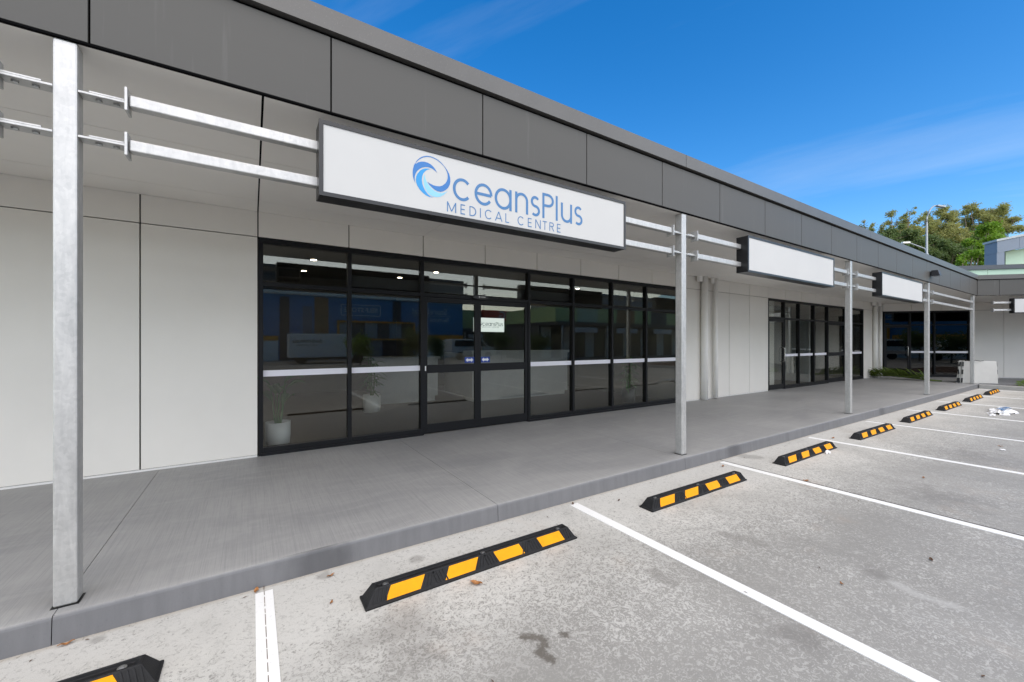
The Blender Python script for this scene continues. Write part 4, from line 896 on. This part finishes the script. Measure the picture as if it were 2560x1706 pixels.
for k in range(5): put('column', MB().box(21.5 + 5.2 * k - .05, 21.6 + 5.2 * k, ya - .12, ya - .02, 0, 2.95), 'galvanised', ro)
for k in range(4): put('hanging_sign', MB().box(22.8 + 5.2 * k, 25.5 + 5.2 * k, ya - .2, ya - .05, 2.35, 2.8), 'sign_white', ro)
fo = struct('opposite_path', MB().box(20.5, 45, ya - 3, ya + .1, -.05, .13), 'footpath_concrete')
rb_ = thing('shop_building', 'rear shop block with red sign board, mirrored behind the glass doors', 'building', (25, -30, 0), world=True)
yc = -30
put('wall', MB().box(19.5, 34, yc - 6, yc - 2, 0, 3), 'room_wall', rb_); put('fascia', MB().box(19.5, 34, yc - 6, yc, 2.7, 3.1), 'slate_dark', rb_)
for k in range(6): put('upper_panel', MB().box(19.5 + 2.4 * k + .01, 21.9 + 2.4 * k - .01, yc - 6, yc - .3, 3.1, 5.2), ('lime_panel', 'slate_dark', 'lime_panel', 'green_panel')[k % 4], rb_)
put('sign_board', MB().box(22.5, 29, yc - .28, yc - .1, 4.1, 5.3), 'red_sign', rb_); sign_text(rb_, 'OCG', 26.2, 4.7, 1.3, 'store_white', yc - .08, .02)
for k in range(4): put('column', MB().box(20.2 + 4 * k, 20.32 + 4 * k, yc - .12, yc, 0, 2.7), 'galvanised', rb_); put('hanging_sign', MB().box(20.7 + 4 * k, 22.6 + 4 * k, yc - .2, yc - .05, 2.0, 2.45), 'sign_white', rb_)
tr = thing('box_truck', 'white box truck lettered deol.com.au, mirrored in the left panes', 'truck', (4.0, -19.8, 0))
put('cargo_box', MB().box(-1.9, 1.9, -2.0, 0, .45, 2.1), 'truck_white', tr, bevel=.03); put('chassis', MB().box(-1.8, 2.6, -1.8, -.2, .3, .45), 'light_black', tr)
put('cab', MB().prism([(2.0, .35), (3.3, .35), (3.3, 1.0), (3.0, 1.75), (2.0, 1.8)], -1.9, -.1, lambda a, b_, c: (a, c, b_)), 'truck_white', tr, bevel=.04); put('side_window', MB().box(2.3, 2.9, -.09, -.08, 1.1, 1.6), 'dark_glass', tr)
for x in (-1.1, 2.6):
    for y in (-1.75, -.2): put('wheel', MB().tube([(x, y - .12, .36), (x, y + .12, .36)], .36, 18), 'tyre', tr)
me = text_mesh('deol.com.au', .38, .004, bold=.006); me.transform(Matrix.Translation((-.75, .006, 1.6)) @ Matrix.Rotation(R(180), 4, 'Z') @ Matrix.Rotation(R(90), 4, 'X')); put('lettering', me, 'light_black', tr)
me = text_mesh('Car & Truck Rentals', .16, .004); me.transform(Matrix.Translation((-.75, .006, 1.32)) @ Matrix.Rotation(R(180), 4, 'Z') @ Matrix.Rotation(R(90), 4, 'X')); put('lettering', me, 'light_black', tr)
vn = thing('utility_van', 'white van parked across the car park, mirrored in the far dark shopfront', 'van', (16.5, -20.5, 0))
put('body', MB().prism([(-2.2, .35), (2.2, .35), (2.25, 1.0), (1.55, 1.12), (.85, 1.75), (-2.1, 1.8)], -1.7, 0, lambda a, b_, c: (a, c, b_)), 'truck_white', vn, bevel=.05)
put('side_window', MB().prism([(-1.9, 1.15), (1.2, 1.15), (.75, 1.65), (-1.85, 1.68)], .002, .012, lambda a, b_, c: (a, c, b_)), 'dark_glass', vn)
for x in (-1.4, 1.4): put('wheel', MB().tube([(x, -.1, .33), (x, .06, .33)], .33, 18), 'tyre', vn)
for i, (x, y, r, mt) in enumerate(((6.0, -16.5, .75, 'leaf_bright'), (9.6, -16.0, .9, 'leaf_dark'), (11.5, -17, .7, 'leaf_dark'), (-1.5, -16.5, .9, 'leaf_dark'), (17.5, -17.5, 1.0, 'leaf_dark'), (19.6, -15.5, .9, 'leaf_dark'))):
    rnd = random.Random(40 + i); t = thing('garden_tree', 'small garden tree %s, mirrored in the shop glass' % ('in front of the truck', 'below the blue wall sign', 'left of the glass doors', 'at the left end', 'in front of the white van', 'at the right end')[i], 'tree', (x, y, 0), 0, 'garden trees across the car park'); lf = MB(); CL = [Vector((rnd.gauss(0, .45), rnd.gauss(0, .45), rnd.gauss(.1, .5))) * r for _ in range(9)]
    for q in range(1500):
        cc = CL[q % len(CL)]; dv = Vector((rnd.gauss(0, .5), rnd.gauss(0, .5), rnd.gauss(0, .5))) * r * .55; p = cc + dv + Vector((0, 0, r * 1.5)); d_ = Vector((rnd.gauss(0, 1), rnd.gauss(0, 1), rnd.gauss(0, .7))).normalized() * .11; n_ = d_.cross(Vector((rnd.gauss(0, 1), rnd.gauss(0, 1), 1))).normalized() * .045; lf.quad(p - d_, p + n_, p + d_, p - n_)
    put('trunk', MB().tube([(0, 0, 0), (.03, 0, r * 1.4)], [.06, .04], 7), 'bark', t); put('crown', lf, mt, t, fix=False)['kind'] = 'stuff'
for o in list(bpy.data.objects):
    if '_world' in o.keys(): del o['_world']
